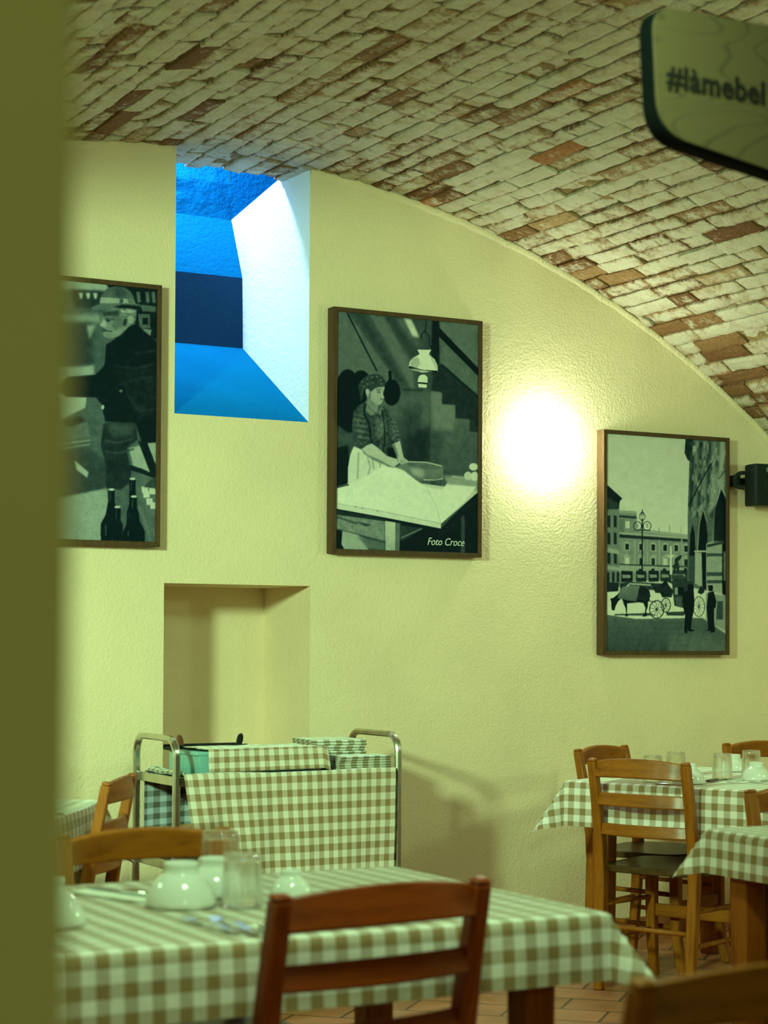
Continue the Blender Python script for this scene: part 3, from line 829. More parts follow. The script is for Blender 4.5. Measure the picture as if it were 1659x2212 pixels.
    # horse
    P([(300,1600),(545,1580),(550,1620),(520,1650),(450,1640),(330,1650)], .05, 2)
    P([(292,1540),(260,1575),(240,1590),(225,1600),(202,1603),(212,1630),(212,1660),(218,1705),(240,1710),(250,1675),(272,1630),(300,1605)], .08, 1)
    P([(312,1615),(352,1640),(352,1690),(350,1740),(362,1762),(332,1762),(342,1735),(338,1690),(320,1650)], .07, 1)
    P([(490,1640),(535,1630),(532,1680),(518,1720),(524,1765),(484,1766),(505,1735),(512,1690)], .08, 1)
    P([(455,1497),(515,1505),(550,1545),(556,1590),(530,1625),(440,1612)], .12, 1)
    P([(268,1600),(285,1540),(310,1505),(370,1490),(462,1495),(448,1560),(432,1632),(360,1622)], .44, 1, grad=.34)
    L([(350,1500),(375,1475),(560,1490)], 14, .72, 2)
    # carriage
    P([(560,1480),(640,1490),(720,1500),(760,1545),(740,1600),(660,1600),(640,1560),(600,1560)], .14, 2, tex=.12)
    P([(640,1500),(690,1440),(720,1500)], .10, 2)
    P([(695,1462),(740,1452),(935,1458),(935,1700),(840,1695),(765,1675),(755,1590),(745,1480)], .20, 1)
    P([(800,1510),(850,1510),(850,1585),(800,1580)], .05, 1); P([(770,1515),(795,1515),(795,1575),(770,1575)], .60, 1); P([(765,1600),(860,1600),(850,1690),(790,1680)], .30, 2)
    c.ring(610,1705,62,78,9,.12,10); c.ring(690,1668,40,62,8,.14,10); c.ring(980,1685,50,88,7,.22,12)
    L([(440,1610),(600,1640)], 8, .14)
    # two men seen from behind, bollard
    P([(885,1488),(925,1485),(938,1520),(930,1545),(890,1545),(878,1520)], .05, 1)
    P([(846,1562),(880,1540),(936,1552),(942,1650),(936,1720),(918,1800),(910,1880),(945,1898),(905,1904),(885,1898),(878,1880),(880,1915),(855,1920),(850,1885),(858,1760),(842,1690),(832,1630)], .04, 1)
    P([(1060,1500),(1100,1496),(1106,1520),(1100,1550),(1068,1552)], .05, 1)
    P([(1062,1562),(1110,1552),(1134,1640),(1128,1690),(1112,1710),(1112,1800),(1122,1912),(1085,1918),(1080,1900),(1036,1902),(1062,1885),(1052,1760),(1048,1690)], .05, 1)
    P([(968,1560),(1000,1500),(1030,1530),(1028,1560),(1000,1580)], .14, 3)
    P([(1142,1635),(1192,1630),(1192,1805),(1132,1800)], .24, 2); P([(1150,1625),(1166,1580),(1186,1625),(1196,1640),(1142,1640)], .55, 1)
    c.noise(.012, 1); c.noise(.010, 10)
    return c

def pic_oldman():
    c = Canvas(320, 464, [(-270,61),(850,170),(826,2100),(-290,2061)]); P, E, L = c.poly, c.ell, c.line
    c.a[:] = .34
    P([(-300,40),(520,120),(520,200),(-300,150)], .66, 10)
    P([(500,125),(860,165),(860,560),(700,500),(700,350)], .10, 4)
    P([(280,180),(500,190),(500,320),(300,320)], .20, 10)
    for x in (345,392,440): P([(x-16,205),(x+14,205),(x+8,250),(x-6,250)], .72, 4)
    for x in (715,775,815): P([(x-6,190),(x+18,190),(x+24,270),(x+2,275)], .40, 4)
    P([(740,290),(840,300),(840,345),(750,340)], .38, 4)
    P([(720,360),(800,360),(800,470),(730,470)], .36, 3); P([(750,390),(785,390),(785,440),(750,440)], .06, 3)
    P([(740,470),(810,480),(800,530),(770,510)], .5, 5)
    P([(-300,360),(470,370),(470,430),(-300,430)], .58, 14); P([(-300,430),(420,440),(420,760),(250,770),(-300,760)], .22, 20)
    P([(380,450),(440,450),(400,560)], .60, 10)
    P([(-300,760),(200,770),(330,770),(430,755),(430,840),(260,850),(180,900),(-300,900)], .62, 8)
    P([(190,955),(380,1000),(370,1080),(210,1175)], .70, 5); P([(-300,930),(190,960),(210,1180),(-300,1200)], .38, 16)
    P([(-300,1250),(220,1240),(380,1180),(400,1300),(200,1370),(-300,1430)], .40, 8); P([(220,1180),(340,1150),(380,1180),(260,1230)], .18, 8)
    for k in range(4): L([(-250,1420+k*22),(400,1310+k*16)], 9, .60 if k % 2 else .34, 4)
    P([(-300,1480),(390,1380),(520,1500),(510,1680),(200,1760),(-300,1850)], .24, 12)
    P([(300,1480),(390,1570),(380,1610),(310,1550)], .68, 5)
    P([(-300,1840),(200,1760),(510,1680),(540,2120),(-300,2080)], .60, 10, tex=.04)
    P([(200,1720),(500,1650),(500,1690),(150,1770)], .22, 8)
    P([(655,1385),(835,1330),(835,1620),(690,1560)], .64, 4); P([(690,1580),(835,1600),(830,2110),(740,1800),(690,1700)], .38, 6)
    # chair legs
    P([(715,1330),(775,1340),(835,1520),(835,1610),(800,1590)], .10, 2); P([(640,1505),(740,1540),(835,1590),(830,1615),(740,1580),(660,1550)], .10, 2)
    # legs
    P([(490,1200),(700,1170),(712,1320),(640,1385),(655,1480),(668,1560),(665,1640),(600,1700),(505,1690),(500,1500),(470,1360)], .15, 4)
    P([(500,1215),(560,1190),(700,1200),(690,1290),(560,1300)], .26, 14)
    for y in (1330,1410): L([(500,y),(580,y+15),(690,y-20)], 12, .26, 5)
    # coat
    P([(505,600),(560,560),(640,470),(710,440),(780,510),(842,570),(842,1340),(740,1345),(700,1190),(500,1185),(480,1060),(440,1000),(250,1000),(190,950),(255,850),(440,828),(495,760)], .075, 4)
    P([(560,800),(840,760),(842,1100),(700,1180),(640,950)], .12, 20)
    for pts in ([(560,760),(700,780),(830,740)], [(600,900),(720,860),(830,840)], [(640,960),(720,1100),(830,1090)], [(700,660),(840,640)]): L(pts, 12, .20, 8)
    L([(505,560),(498,700),(490,760)], 9, .34, 2); E(605,950,12,12,.4,2); E(485,1075,10,18,.7,2)
    P([(640,480),(700,440),(760,520),(600,700),(560,700),(590,580)], .05, 6)
    # head
    P([(475,345),(610,310),(660,320),(690,400),(660,460),(620,500),(575,545),(530,552),(495,540),(485,515),(508,490),(500,470),(466,455),(470,425),(485,400)], .50, 3, sm=1)
    P([(560,380),(640,350),(650,440),(590,500),(550,470)], .40, 16); P([(480,350),(600,330),(590,375),(490,385)], .24, 8)
    P([(468,455),(500,400),(515,440),(505,470)], .70, 6); L([(500,400),(565,402)], 9, .22, 5); E(522,415,16,8,.18,4); L([(490,490),(545,497)], 7, .16, 2); L([(548,440),(580,490)], 7, .34, 5)
    P([(540,520),(600,470),(640,470),(600,530)], .54, 12)
    P([(595,320),(660,315),(712,330),(705,410),(680,440),(655,380),(600,385)], .46, 4, tex=.3); L([(610,340),(680,350)], 8, .8, 4); L([(640,325),(700,345)], 6, .75, 4)
    E(672,405,22,30,.60,3); L([(640,400),(630,450)], 20, .16, 4)
    # hat
    P([(470,250),(495,190),(530,160),(590,152),(640,160),(685,205),(706,285),(600,300),(470,290)], .36, 2, sm=1)
    P([(560,160),(600,155),(640,200),(640,240),(580,235)], .28, 12)
    P([(475,238),(560,240),(690,252),(706,285),(600,284),(468,285)], .62, 2); P([(600,245),(625,248),(620,284),(598,284)], .30, 2); P([(650,250),(690,252),(700,280),(660,280)], .40, 3)
    P([(404,325),(440,300),(478,285),(600,280),(700,280),(748,292),(742,318),(690,310),(600,298),(540,330),(450,335)], .40, 2, sm=1)
    P([(560,310),(620,290),(740,300),(735,322),(650,318),(600,318)], .10, 4)
    # bottles and corks
    def bottle(x, top, w, bot):
        P([(x-22,top),(x+20,top),(x+20,top+90),(x+w*.55,top+190),(x+w,top+260),(x+w,bot),(x-w,bot),(x-w,top+260),(x-w*.55,top+190),(x-22,top+90)], .06, 2)
        E(x, top, 21, 9, .78, 2); L([(x-w*.55, top+260),(x-w*.55, bot-60)], 6, .32, 3); L([(x+w*.4, top+240),(x+w*.5, bot-120)], 5, .24, 3); L([(x-8,top+20),(x-10,top+90)], 5, .3, 2)
    bottle(678,1618,40,2110); bottle(540,1700,72,2110); bottle(686,1752,70,2115); bottle(578,1832,66,2120)
    L([(720,1820),(760,1950),(790,2100)], 26, .42, 8)
    for x, y in ((770,1735),(810,1710),(790,1790),(815,1820),(760,1700)): P([(x-24,y-24),(x+18,y-26),(x+20,y+24),(x-20,y+26)], .80, 3)
    P([(750,1680),(800,1620),(835,1600),(835,1690)], .26, 4)
    c.noise(.014, 1); c.noise(.012, 8)
    return c

def text_obj(name, body, size, parent, loc, mat, shear=0, bold=0, ext=.0006, sx=1.0):
    cu = bpy.data.curves.new(name+'_curve', 'FONT'); cu.body = body; cu.size = size; cu.extrude = ext; cu.shear = shear; cu.space_character = 1.07 if bold else 1.0
    tmp = bpy.data.objects.new('tmp', cu); C.objects.link(tmp)
    bpy.context.view_layer.update()
    me = bpy.data.meshes.new_from_object(tmp.evaluated_get(bpy.context.evaluated_depsgraph_get()))
    bpy.data.objects.remove(tmp); bpy.data.curves.remove(cu)
    me.transform(Matrix.Rotation(PI/2, 4, 'X') @ Matrix.Diagonal((sx, 1, 1, 1)))
    if bold:                                    # heavier stroke: the outline repeated a hair's breadth to each side
        bm = bmesh.new()
        for k in range(8):
            n0 = len(bm.verts); bm.from_mesh(me); bm.verts.ensure_lookup_table()
            for v in bm.verts[n0:]: v.co += Vector((bold*math.cos(k*PI/4), -.00002*k, bold*math.sin(k*PI/4)))
        bm.to_mesh(me); bm.free()
    me.materials.clear(); me.materials.append(mat)
    o = bpy.data.objects.new(name, me); C.objects.link(o); o.parent = parent; o.location = loc
    return o

def build_pictures():
    framed(3.826, 2.129, .700, .990, pic_woman(), 'large framed old photograph of a woman in a headscarf working flour at a table')
    w = [o for o in bpy.data.objects if o.name == 'framed_photograph'][0]
    t = text_obj('caption', 'Foto Croce', .0435, w, (3.915-3.826, -.0484, 1.680-2.129), M['photoink'], shear=.28, sx=.86); t['label'] = 'pale italic caption reading Foto Croce'
    framed(5.140, 1.718, .690, .978, pic_square(), 'framed old photograph of a town square with horse carriage and two standing men', 1.5)
    framed(2.388, 2.138, .700, 1.00, pic_oldman(), 'framed old photograph of an elderly man in a hat with bottles, left of the recess')

# ------------------------------------------------------------------ wall lamp, speaker, sign
def build_fixtures():
    t = empty('wall_lamp', (4.515, WY-.001, 2.135), 0, 'round glowing opal wall lamp between the two photographs', 'lamp')
    mb = MB(); mb.lathe([(.058,0),(.058,.014),(.05,.018)], 40)
    for i, v in enumerate(mb.v): mb.v[i] = (v[0], -v[2], v[1])
    mb.build('base', M['lampbase'], t, smooth=False)
    mb = MB(); mb.lathe([(.062*math.sin(PI/2+PI/2*k/12) if k < 12 else .0005, .018+.055*math.sin(PI/2*k/12)) for k in range(13)], 40)
    for i, v in enumerate(mb.v): mb.v[i] = (v[0], -v[2], v[1])
    o = mb.build('shade', M['lamp'], t, smooth=True)
    for k in o.data.polygons: pass

    # loudspeaker on its bracket
    t = empty('loudspeaker', (5.66, 6.70, 1.90), math.radians(-6), 'small black loudspeaker on a wall bracket at the right edge', 'speaker')
    mb = MB(); W_, D_, H_ = .24, .11, .186
    mb.prism([(-W_/2, D_/2*.2), (-W_/2+.015, D_/2), (W_/2-.015, D_/2), (W_/2, D_/2*.2), (W_/2, -D_/2), (-W_/2, -D_/2)], (0,0,0), (1,0,0), (0,1,0), (0,0,H_))
    mb.build('cabinet', M['black'], t, bev=.006, seg=3)
    mb = MB(); mb.box((.0, -D_/2-.004, H_/2), (W_-.004, .010, H_-.006)); mb.build('grille', M['grille'], t, bev=.003)
    mb = MB(); mb.lathe([(.012,0),(.0135,.002),(.0125,.003),(.010,.001)], 32)
    for i, v in enumerate(mb.v): mb.v[i] = (v[0]-.057, -v[2]-D_/2-.009, v[1]+.158)
    mb.build('tweeter_ring', M['grey'], t, smooth=True)
    mb = MB(); mb.lathe([(.046,0),(.048,.0012),(.044,.0012)], 40)
    for i, v in enumerate(mb.v): mb.v[i] = (v[0]-.03, -v[2]-D_/2-.009, v[1]+.085)
    mb.build('woofer_ring', M['black'], t, smooth=True)
    mb = MB(); mb.box((-.049, -D_/2-.0095, .034), (.020, .0022, .0065)); mb.build('badge', M['badge'], t, bev=.001)
    mb = MB()
    mb.bar([(-W_/2-.002, .03, .150), (-W_/2-.022, .035, .148), (-W_/2-.034, .05, .135), (-W_/2-.038, .055, .115), (-W_/2-.036, .055, .095), (-W_/2-.022, .04, .085), (-W_/2-.002, .03, .083)], .018, .016, (0,1,0))
    mb.box((-W_/2-.026, .085, .115), (.03, .075, .05))
    mb.box((0, .089, .115), (W_+.02, .02, .03))
    mb.box((0, .072, .10), (.06, .05, .06))
    mb.build('bracket', M['black'], t, bev=.003)

    # hanging sign
    Y = 2.80; ox, oz = 2.062, 2.10
    t = empty('hanging_sign', (ox, Y, oz), 0, 'hanging sign board with pale woodgrain face, dark edge and black hashtag lettering', 'sign')
    def outline(pts, r, n=10):
        out = []
        for i in range(len(pts)):
            p, a, b = Vector(pts[i]), Vector(pts[i-1]), Vector(pts[(i+1) % len(pts)])
            rr = r[i]; p0 = p+(a-p).normalized()*rr; p1 = p+(b-p).normalized()*rr
            for k in range(n+1):
                f = k/n; out.append(tuple((1-f)**2*p0 + 2*f*(1-f)*p + f*f*p1))
        return out
    # back body outline (x, z) relative to the sign origin, corners: bottom-left, bottom-right, top-right, top-left
    body = outline([(.034, .106), (1.287, -.073), (1.287, .374), (.020, .346)], [.068, .05, .05, .05])
    mb = MB(); mb.prism(body, (0,0,0), (1,0,0), (0,0,1), (0,.040,0)); mb.build('body', M['signedge'], t, bev=.004, seg=3)
    face = outline([(.036, .114), (1.285, -.065), (1.285, .372), (.022, .344)], [.066, .05, .05, .05])
    mb = MB(); mb.prism(face, (.0,-.0045,.0), (1,0,0), (0,0,1), (0,.0045,0)); mb.build('face', M['sign'], t)
    text_obj('lettering', '#làmebel', .0605, t, (2.1165-ox, -.0053, 2.2985-oz), M['ink'], bold=.0019, sx=.97)
    for x in (.75, 1.15):
        z1 = vault_z(ox+x) - oz
        mb = MB(); mb.tube([(x, .022, .345), (x, .022, z1+.01)], .003); mb.build('suspension_wire', M['steel'], t, smooth=True)

# ------------------------------------------------------------------ chairs
def build_chair_proto(stain, name, label, group):
    t = empty(name, (0,0,0), 0, label, 'chair', group)
    W1, W2 = (M['honey'], M['rail']) if stain == 'honey' else (M['red'], M['redrail'])
    for s in (-1, 1):
        x = .1925*s
        mb = MB()
        path = [(x*.97, -.205, 0), (x*.98, -.190, .20), (x, -.178, .42), (x, -.185, .52), (x, -.215, .69), (x, -.247, .845)]
        n = len(path)
        def prof(i, n=n):
            w = [.033, .036, .038, .037, .035, .034][i]; d = [.032, .037, .042, .040, .034, .028][i]
            return [(-w/2,-d/2),(w/2,-d/2),(w/2,d/2),(-w/2,d/2)]
        mb.sweep(path, prof, (0,1,0))
        # rounded top
        mb.sweep([(x, -.247, .845), (x, -.2485, .852), (x, -.249, .856)], lambda i: [[(a*k, b*k) for a, b in [(-.017,-.014),(.017,-.014),(.017,.014),(-.017,.014)]] for k in (1, .92, .70)][i], (0,1,0))
        mb.build('back_leg', W1, t, bev=.005, seg=2)
        mb = MB(); xf = .186*s
        path = [(xf*1.03, .222, 0), (xf*1.01, .203, .07), (xf, .190, .16), (xf, .186, .30), (xf, .186, .445)]
        mb.sweep(path, lambda i: [[(-w/2,-w/2),(w/2,-w/2),(w/2,w/2),(-w/2,w/2)] for w in (.030,.033,.037,.040,.042)][i], (0,1,0))
        mb.build('front_leg', W1, t, bev=.005, seg=2)
        for z, y0, y1 in ((.315, -.185, .186), (.19, -.190, .190)):
            mb = MB(); mb.tube([(x*.985, y0, z), (xf, y1, z-.01)], .0095, n=10); mb.build('stretcher', W2, t, smooth=True)
    mb = MB(); mb.tube([(-.19, -.190, .235), (.19, -.190, .235)], .0095, n=10); mb.build('stretcher', W2, t, smooth=True)
    mb = MB(); mb.box((0, .188, .255), (.345, .018, .048)); mb.build('stretcher', W2, t, bev=.004)
    # slightly dished seat
    mb = MB(); n = 20
    def top(u, v, z0, dish):
        x = (u*2-1); y = (v*2-1)
        wx = .208 + .010*(1-v*0); hy = .205
        px = x*wx*(1-.06*(1-v)) ; py = y*hy
        # rounded corners
        k = max(0, abs(x)+abs(y)-1.62)
        px *= 1-.35*k; py *= 1-.35*k
        return (px, py+.006, z0 - dish*(1-x*x)*(1-y*y))
    mb.grid(lambda u, v: top(u, v, .462, .010), n, n)
    mb.grid(lambda u, v: top(u, v, .436, .0), n, n)
    m = n+1; edge = [i for i in range(m)] + [i*m+n for i in range(1, m)] + [n*m+i for i in range(n-1, -1, -1)] + [i*m for i in range(n-1, 0, -1)]
    for q in range(len(edge)):
        a, b = edge[q], edge[(q+1) % len(edge)]; mb.f.append((a, b, b+m*m, a+m*m)); mb.mi.append(0)
    mb.build('seat', M['seat'], t, smooth=False, bev=.006, seg=3)
    # three bowed back rails
    for z, h, arch, yb in ((.816, .060, .014, -.240), (.706, .047, .006, -.221), (.595, .043, .004, -.199)):
        mb = MB(); path = []
        K = 14
        for i in range(K+1):
            f = i/K*2-1; path.append((f*.180, yb - .030*(1-f*f), z + (arch-.004)*(1-f*f)))
        def prof(i, h=h, arch=arch, K=K):
            f = i/K*2-1; hh = h + .012*(1-f*f)*(1 if arch > .01 else .2)
            return [(-.009,-hh/2),(.009,-hh/2),(.009,hh/2),(-.009,hh/2)]
        mb.sweep(path, prof, (0,.2,1)); mb.build('back_rail', W2, t, bev=.004, seg=2)
    return t

def chair_at(proto, mean, d, label, first=False, back=.25, **k):
    d = Vector((d[0], d[1])).normalized()
    loc = (mean[0]+d.x*back, mean[1]+d.y*back, 0); rz = math.atan2(d.y, d.x) - PI/2
    if first:
        proto.location = loc; proto.rotation_euler = (0,0,rz); proto['label'] = label; return proto
    return copy_tree(proto, loc, rz, label)

def build_chairs():
    g = 'ladder back dining chairs'
    p = build_chair_proto('honey', 'dining_chair', '', g)
    chair_at(p, (4.138, 5.632), (.9135, .4067), 'honey brown ladder back chair with dark seat, back turned, at the far right table', True)
    chair_at(p, (4.535, 6.425), (.43, -.90), 'honey brown ladder back chair facing forward behind the left end of the far right table')
    chair_at(p, (5.398, 6.455), (0, -1), 'honey brown ladder back chair against the wall under the town square photograph')
    chair_at(p, (3.808, 4.375), (.0, -1), 'honey brown ladder back chair between the far right table and the nearer right table')
    chair_at(p, (2.135, 5.592), (-.84, .54), 'honey brown ladder back chair seen side on, left of the trolley')
    chair_at(p, (1.585, 4.005), (.03, -1), 'honey brown ladder back chair facing forward behind the front table')
    chair_at(p, (1.646, 1.975), (-.06, 1), 'blurred ladder back chair in the bottom right corner, nearest the viewer')
    q = build_chair_proto('red', 'dining_chair', '', g)
    chair_at(q, (1.605, 2.922), (-.105, .99), 'red brown ladder back chair with its back to the viewer at the front table', True)
    q.scale = (1.10, 1.0, 1.0)

# ------------------------------------------------------------------ tables, cloths
def build_table(corner, ex, ey, Lx, Ly, label, inset=.10, lw=.07):
    """corner: near-left corner of the top; ex, ey unit directions"""
    ex = Vector((*ex, 0)).normalized(); ey = Vector((*ey, 0)).normalized()
    c = Vector((*corner, 0)) + ex*Lx/2 + ey*Ly/2
    t = empty('dining_table', c, math.atan2(ex.y, ex.x), label, 'table', 'wooden dining tables under gingham cloths')
    mb = MB(); mb.box((0,0,.737), (Lx-.004, Ly-.004, .032)); mb.build('table_top', M['redrail'], t, bev=.004)
    ax, ay = Lx/2-inset, Ly/2-inset
    mb = MB()
    for s in (-1, 1):
        mb.box((0, s*ay, .672), (2*ax, .022, .096)); mb.box((s*ax, 0, .672), (.022, 2*ay, .096))
    mb.build('apron', M['redrail'], t, bev=.003)
    for sx in (-1, 1):
        for sy in (-1, 1):
            mb = MB(); x, y = sx*ax, sy*ay
            mb.sweep([(x, y, 0), (x, y, .30), (x, y, .60), (x, y, .72)], lambda i: [[(-w/2,-w/2),(w/2,-w/2),(w/2,w/2),(-w/2,w/2)] for w in (lw*.84, lw*.93, lw, lw)][i], (0,1,0))
            mb.build('leg', M['leg'], t, bev=.005)
    return t, c, math.atan2(ex.y, ex.x)

def build_cloth(c, rz, Lx, Ly, h, label, seed=0, z=.760, flare=.50, shift=(0, 0), mat='cloth', n=None):
    mb = MB(); A, B = Lx/2 + h, Ly/2 + h
    nu, nv = int(2*A/.018), int(2*B/.018)
    def uvp(u, v): return (-A+2*A*u, -B+2*B*v)
    def fn(u, v):
        x, y = uvp(u, v)
        a, b = max(abs(x)-Lx/2, 0), max(abs(y)-Ly/2, 0)
        sx, sy = (1 if x > 0 else -1), (1 if y > 0 else -1)
        bx, by = max(-Lx/2, min(Lx/2, x)), max(-Ly/2, min(Ly/2, y))
        r = math.hypot(a, b)
        if r < 1e-6:
            return (x, y, z + .0015*noise.noise((x*5+seed, y*5, 0)))
        th = math.atan2(b, a); m = math.sin(2*th)**2
        wav = .009*noise.noise((x*5+seed, y*5, 3)) + .005*noise.noise((x*13+seed, y*13, 9))
        rad = .010
        rr = max(0, r-rad*PI/2)
        slope = .035 + flare*m + .012*math.sin(th*8+seed)*m
        if r < rad*PI/2:
            t = r/rad; o = rad*math.sin(t); d = rad*(1-math.cos(t))
        else:
            o = rad + rr*slope; d = rad + rr*math.sqrt(max(.1, 1-slope*slope))
        f = min(1, r/.08); o += wav*f*.6*(1-.3*m) + .002*f
        px, py = bx + sx*o*math.cos(th), by + sy*o*math.sin(th)
        return (px, py, z - d)
    mb.grid(fn, nu, nv, uvp)
    o = mb.build('tablecloth', M[mat], smooth=True, fix=False)
    o.location = (c[0], c[1], 0); o.rotation_euler = (0, 0, rz)
    return tag(o, label, 'tablecloth', 'gingham tablecloths on the dining tables')

def build_tables():
    # front table
    t, c, r = build_table((.90, 3.045), (1, 0), (0, 1), 1.255, .845, 'wooden table under the checked cloth in the foreground')
    build_cloth(c, r, 1.265, .855, .135, 'checked cloth spread over the front table, set with bowls and glasses', 1, flare=.55)
    # right middle table
    t, c, r = build_table((3.385, 3.44), (1, 0), (0, 1), 1.25, .83, 'wooden table under the checked cloth at the right edge, nearer one', .075)
    build_cloth(c, r, 1.26, .84, .128, 'checked cloth on the nearer right hand table, corner hanging toward the chair', 5, flare=.52)
    # far right table (turned)
    e1 = Vector((.4067, -.9135)); e2 = Vector((.9135, .4067)); c0 = Vector((4.092, 6.01)); near = c0 + e1*.95
    t, c, r = build_table(near, e2, -e1, 1.05, .95, 'wooden table under the checked cloth near the wall on the right', .10)
    build_cloth(c, r, 1.06, .96, .175, 'checked cloth over the far right table, against the wall', 9, flare=.50)
    # left back table (turned), half hidden
    e1 = Vector((.84, -.54)).normalized(); e2 = Vector((.54, .84)).normalized(); far = Vector((2.19, 5.925))
    near = far - e2*.84 - e1*.80
    t, c, r = build_table(near, e1, e2, .80, .84, 'wooden table mostly hidden behind the pillar on the left', .045, .05)
    build_cloth(c, r, .81, .85, .19, 'checked cloth on the small table at the far left', 14, flare=.45)

# ------------------------------------------------------------------ tableware
def make_bowl(label, group):
    """upturned footed bowl"""
    mb = MB()
    prof = [(.067,0),(.070,.002),(.0695,.010),(.066,.024),(.059,.040),(.048,.054),(.038,.062),(.0335,.066),(.0335,.078),(.0345,.084),(.031,.0855),(.028,.082),(.0,.080)]
    mb.lathe(prof[:-1], 40)
    o = mb.build('bowl', M['ceramic'], smooth=True); o.location = (0,0,0)
    return tag(o, label, 'bowl', group)

def make_tumbler(label, group):
    n = 72
    mb = MB()
    rib = lambda a, k: 1 + (.010*math.cos(18*a) if 2 <= k <= 5 else 0)
    outer = [(.0385,0),(.0395,.003),(.0385,.012),(.0380,.030),(.0368,.060),(.0358,.080),(.0352,.092),(.0335,.097)]
    inner = [(.0310,.090),(.0325,.080),(.0340,.050),(.0355,.020),(.0365,.001)]
    prof = outer + [(.020,.0975),(.001,.0965)]
    vs = []
    mb.lathe(prof, n, mod=rib, cap0=False)
    mb2 = [(.001,.0885)] + inner
    mb.lathe(mb2, n, cap0=True, cap1=False)
    # rim
    b1 = 0; b2 = len(prof)*n + (len(mb2)-1)*n
    for i in range(n):
        j = (i+1) % n; mb.f.append((b1+i, b1+j, b2+j, b2+i)); mb.mi.append(0)
    o = mb.build('tumbler', M['glass'], smooth=True)
    return tag(o, label, 'glass', group)

def make_fork(label, group):
    mb = MB(); t = .0018
    def strip(pts):   # pts: (y, halfwidth, z)
        L_ = len(pts)
        for i in range(L_-1):
            (y0, w0, z0), (y1, w1, z1) = pts[i], pts[i+1]
            mb.add([(-w0,y0,z0),(w0,y0,z0),(w1,y1,z1),(-w1,y1,z1),(-w0,y0,z0+t),(w0,y0,z0+t),(w1,y1,z1+t),(-w1,y1,z1+t)], [(0,3,2,1),(4,5,6,7),(0,1,5,4),(1,2,6,5),(2,3,7,6),(3,0,4,7)])
    strip([(-.10,.006,.001),(-.094,.0105,.001),(-.06,.0085,.003),(0,.0045,.009),(.025,.0035,.009),(.040,.008,.006),(.052,.0125,.003)])
    for k in range(4):
        x = (-1.5+k)*.0066
        for (y0, z0), (y1, z1) in (((.051,.003),(.072,.0012)),((.072,.0012),(.098,.0050))):
            w = .0019
            mb.add([(x-w,y0,z0),(x+w,y0,z0),(x+w,y1,z1),(x-w,y1,z1),(x-w,y0,z0+t),(x+w,y0,z0+t),(x+w,y1,z1+t),(x-w,y1,z1+t)], [(0,3,2,1),(4,5,6,7),(0,1,5,4),(1,2,6,5),(2,3,7,6),(3,0,4,7)])
    o = mb.build('fork', M['cutlery']); return tag(o, label, 'fork', group)

def make_knife(label, group, handle):
    t = empty('table_knife', (0,0,0), 0, label, 'knife', group)
    mb = MB(); mb.prism([(-.008,-.11),(.008,-.11),(.0095,-.06),(.0075,0),(-.0075,0),(-.0095,-.06)], (0,0,.001), (1,0,0), (0,1,0), (0,0,.008)); mb.build('handle', handle, t, bev=.002)
    mb = MB(); mb.prism([(-.0075,0),(.006,0),(.0095,.03),(.0095,.085),(.003,.112),(-.005,.115),(-.0075,.09)], (0,0,.003), (1,0,0), (0,1,0), (0,0,.0016)); mb.build('blade', M['cutlery'], t)
    return t

def make_napkin(w, d, layers, label, group, mat='paper'):
    mb = MB()
    for k in range(layers):
        mb.box((0, 0, .0012+k*.0024), (w-.002*k, d-.0015*k, .0022))
    o = mb.build('paper_napkin', M[mat], bev=.0005, seg=1); return tag(o, label, 'napkin', group)

def place(o, x, y, z, rz=0, label=None):
    o.location = (x, y, z); o.rotation_euler = (0, 0, rz)
    if label: o['label'] = label
    return o

